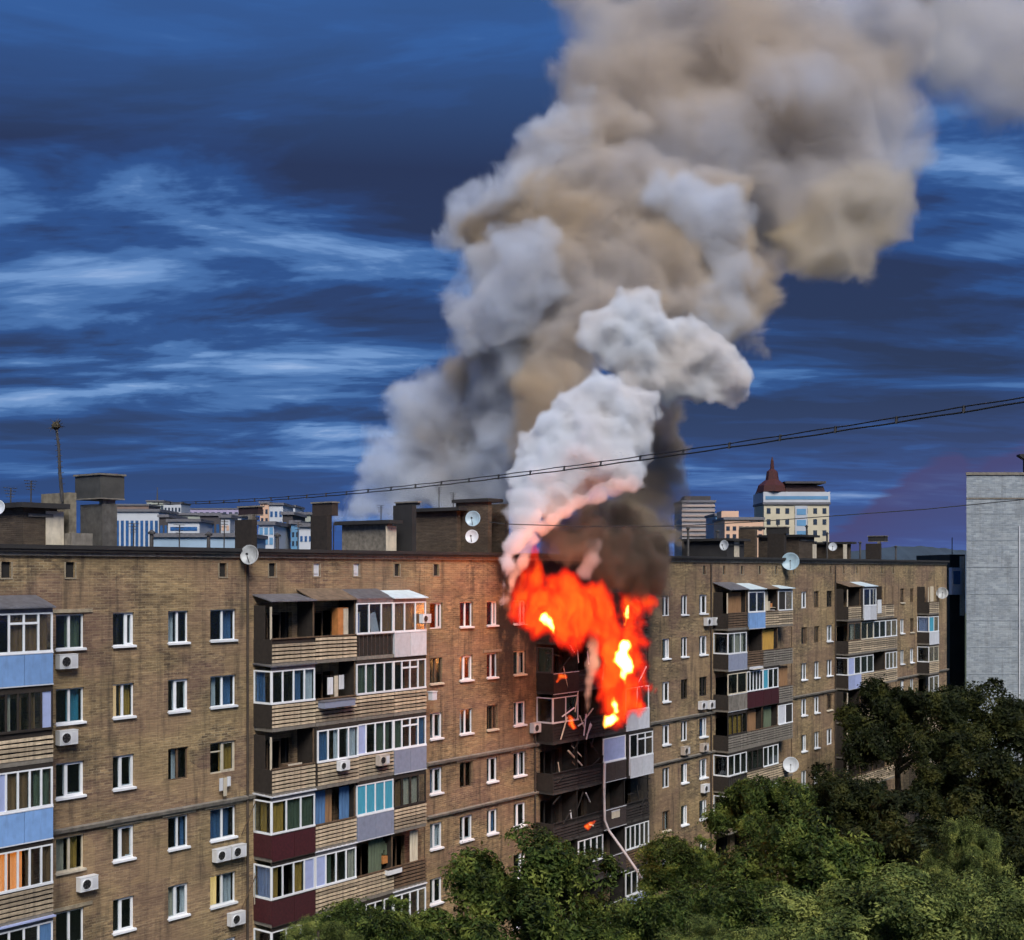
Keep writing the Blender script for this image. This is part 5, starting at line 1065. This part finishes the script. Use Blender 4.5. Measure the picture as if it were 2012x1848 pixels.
# things kept on the balconies
def item(name, label, cat, px, py, off, parts, rot=0.0, tilt=0.0):
    x, y, z = on(px, py, off); e = empty(name, (x, y, z), FA+rot); e.rotation_euler = (0, tilt, FA+rot); tag(e, label, cat)
    for nme, bx, mt in parts:
        m = MB()
        for b in bx: m.box(*b)
        m.build(nme, mt, e)
OR = pm('orange_wood', (0.50, 0.20, 0.06), 0.6, 0.25, 3)
item('cabinet', 'orange wooden cabinet on the open balcony under the ragged brown roof', 'cabinet', 668, 1250, 0.75, [('body', [(-.35, .35, -.2, .2, -.2, 1.35)], OR), ('door', [(-.33, -.02, -.225, -.205, -.15, 1.3)], OR), ('door', [(.02, .33, -.225, -.205, -.15, 1.3)], CREAM), ('plinth', [(-.36, .36, -.21, .21, -.6, -.205)], WOOD)])
item('board', 'pale framed board standing beside the orange cabinet', 'board', 699, 1246, 0.85, [('frame', [(-.28, .28, -.02, .02, -.3, 1.05)], CREAM), ('face', [(-.22, .22, -.03, -.021, -.2, .98)], LAV)])
item('white_board', 'white board leaning aslant inside the second glazed top balcony', 'board', 738, 1246, 1.0, [('sheet', [(-.25, .25, -.02, .02, -.3, 1.05)], WHITEP), ('rim', [(-.27, -.251, -.03, .03, -.3, 1.05)], WHITE)], tilt=R(-16))
item('glass_jars', 'cluster of green jars and bottles behind the top railing', 'jars', 735, 1290, 0.95, [('jar', [(-.5+.2*q, -.38+.2*q, -.08, .06, -.35, .1+.15*(q % 3))], (CC['green'], GREYP, CC['white'])[q % 3]) for q in range(6)])
item('laundry', 'white laundry hanging in the dark open balcony of the second row', 'laundry', 660, 1345, 0.9, [('shirt', [(-.55, -.2, -.02, .02, -.45, .35)], CC['white']), ('towel', [(-.1, .12, -.02, .02, -.6, .4)], CREAM), ('cloth', [(.2, .52, -.02, .02, -.25, .42)], CC['white']), ('line', [(-.75, .75, -.008, .008, .42, .435)], WIRE)])
item('storage_box', 'long grey lilac box fixed on the rail below the hanging laundry', 'box', 662, 1382, 1.42, [('body', [(-1.0, 1.0, -.22, .2, -.16, .12)], GREYP), ('lid', [(-1.03, 1.03, -.24, .22, .122, .17)], METAL)])
item('pot', 'pale round pot on the corner of the second row slats', 'pot', 850, 1368, 0.9, [('body', [(-.18, .18, -.14, .14, -.2, .2)], WHITEP), ('rim', [(-.21, .21, -.17, .17, .202, .25)], WHITE)])
item('rag', 'pale rag hanging from the sill of the window with ochre curtain', 'cloth', 441, 1533, 0.2, [('fold', [(-.28, -.08, -.015, .015, -.45, .1)], CC['white']), ('fold', [(-.06, .12, -.03, 0.0, -.7, .1)], CC['cream']), ('fold', [(.14, .34, -.015, .015, -.3, .12)], CC['white'])])
item('white_trough', 'white flower trough on the rail above the treetop in the fifth row', 'trough', 773, 1712, 1.3, [('body', [(-.5, .5, -.12, .12, -.12, .1)], WHITE), ('earth', [(-.46, .46, -.1, .1, .101, .12)], DARKW)])
item('houseplant', 'dark green bushy plant in the open fifth row balcony', 'plant', 752, 1668, 0.6, [('pot', [(-.2, .2, -.2, .2, -.7, -.35)], OR), ('leaves', [(-.45+.15*q, -.28+.15*q, -.15, .1, -.3+.13*(q % 3), .25+.16*((q*2) % 3)) for q in range(6)], CC['green'])])
item('rafters', 'pale charred boards fallen aslant in the burnt fourth row balcony', 'boards', 1130, 1490, 0.9, [('board', [(-.9, .9, -.03, .03, -.05, .05)], CREAM), ('board', [(-.8, .5, -.05, -.035, .35, .43)], CREAM), ('board', [(-.2, .9, -.05, -.035, -.4, -.32)], WOOD)], tilt=R(36))
item('chair', 'pale broken chair frame inside the lowest visible burnt balcony', 'chair', 1128, 1632, 0.9, [('leg', [(-.2, -.15, -.2, -.15, -.45, 0)], CREAM), ('leg', [(.15, .2, -.2, -.15, -.45, 0)], CREAM), ('leg', [(.15, .2, .15, .2, -.45, .5)], CREAM), ('leg', [(-.2, -.15, .15, .2, -.45, .5)], CREAM), ('seat', [(-.22, .22, -.22, .22, .001, .05)], CREAM), ('back', [(-.149, .149, .15, .19, .25, .48)], CREAM)])
item('white_box', 'pale box on the dark burnt balcony right of the hose', 'box', 1206, 1600, 1.1, [('body', [(-.45, .45, -.15, .2, -.22, .2)], CREAM), ('lid', [(-.47, .47, -.17, .22, .202, .26)], WHITEP)])
item('blind', 'white awning board laid on the second row rail of the far balconies', 'board', 1485, 1312, 1.3, [('sheet', [(-.8, .8, -.2, .2, -.1, .06)], WHITEP), ('batten', [(-.8, .8, -.23, -.201, -.12, -.05)], CREAM)])
for px, py, lab in ((483, 1600, 'thin crossed wooden poles on the wall beside the maroon panel, upper pair'), (483, 1745, 'thin crossed wooden poles on the wall beside the maroon panel, lower pair')):
    x, y, z = on(px, py, 0.1); e = empty('clothes_pole', (x, y, z), FA); tag(e, lab, 'poles', 'clothes poles')
    m = MB(); m.tube([(-.25, 0, -.9), (.15, -.5, .6)], 0.025, 5); m.build('pole', WOOD, e)
    m = MB(); m.tube([(.42, -.1, -.8), (.1, -.45, .7)], 0.025, 5); m.build('pole', CREAM, e)

item('shelf', 'pale shelf with boxes inside the open top row balcony right of the smoke', 'shelf', 1515, 1205, 0.8, [('side', [(-.5, -.46, -.15, .15, -.6, .9)], CREAM), ('side', [(.46, .5, -.15, .15, -.6, .9)], CREAM), ('shelf_board', [(-.459, .459, -.15, .15, -.1, -.06)], CREAM), ('shelf_board', [(-.459, .459, -.15, .15, .4, .44)], CREAM), ('box', [(-.4, -.05, -.14, .1, .442, .75)], OR), ('box', [(.05, .4, -.14, .1, -.058, .25)], WHITEP)])
item('bicycle_cover', 'grey covered bundle in the dark first bay under the grey metal awning', 'bundle', 578, 1262, 0.8, [('bundle', [(-.5, .5, -.2, .2, -.6, .1)], GREYP), ('strap', [(-.1, -.04, -.215, .215, -.6, .115)], DARKW)])
item('crate', 'wooden crate in the open third row bay above the maroon panels', 'crate', 572, 1500, 0.85, [('body', [(-.4, .4, -.25, .25, -.7, .0)], WOOD), ('slat', [(-.42, .42, -.27, -.251, -.1, .02)], CREAM), ('slat', [(-.42, .42, -.27, -.251, -.4, -.28)], CREAM)])
item('drying_sheet', 'white sheet hung on the far balcony in the top row beside the tall glazed box', 'sheet', 1728, 1190, 1.25, [('sheet', [(-.45, .45, -.015, .015, -.7, .5)], CC['white']), ('line', [(-.8, .8, -.008, .008, .501, .515)], WIRE)])
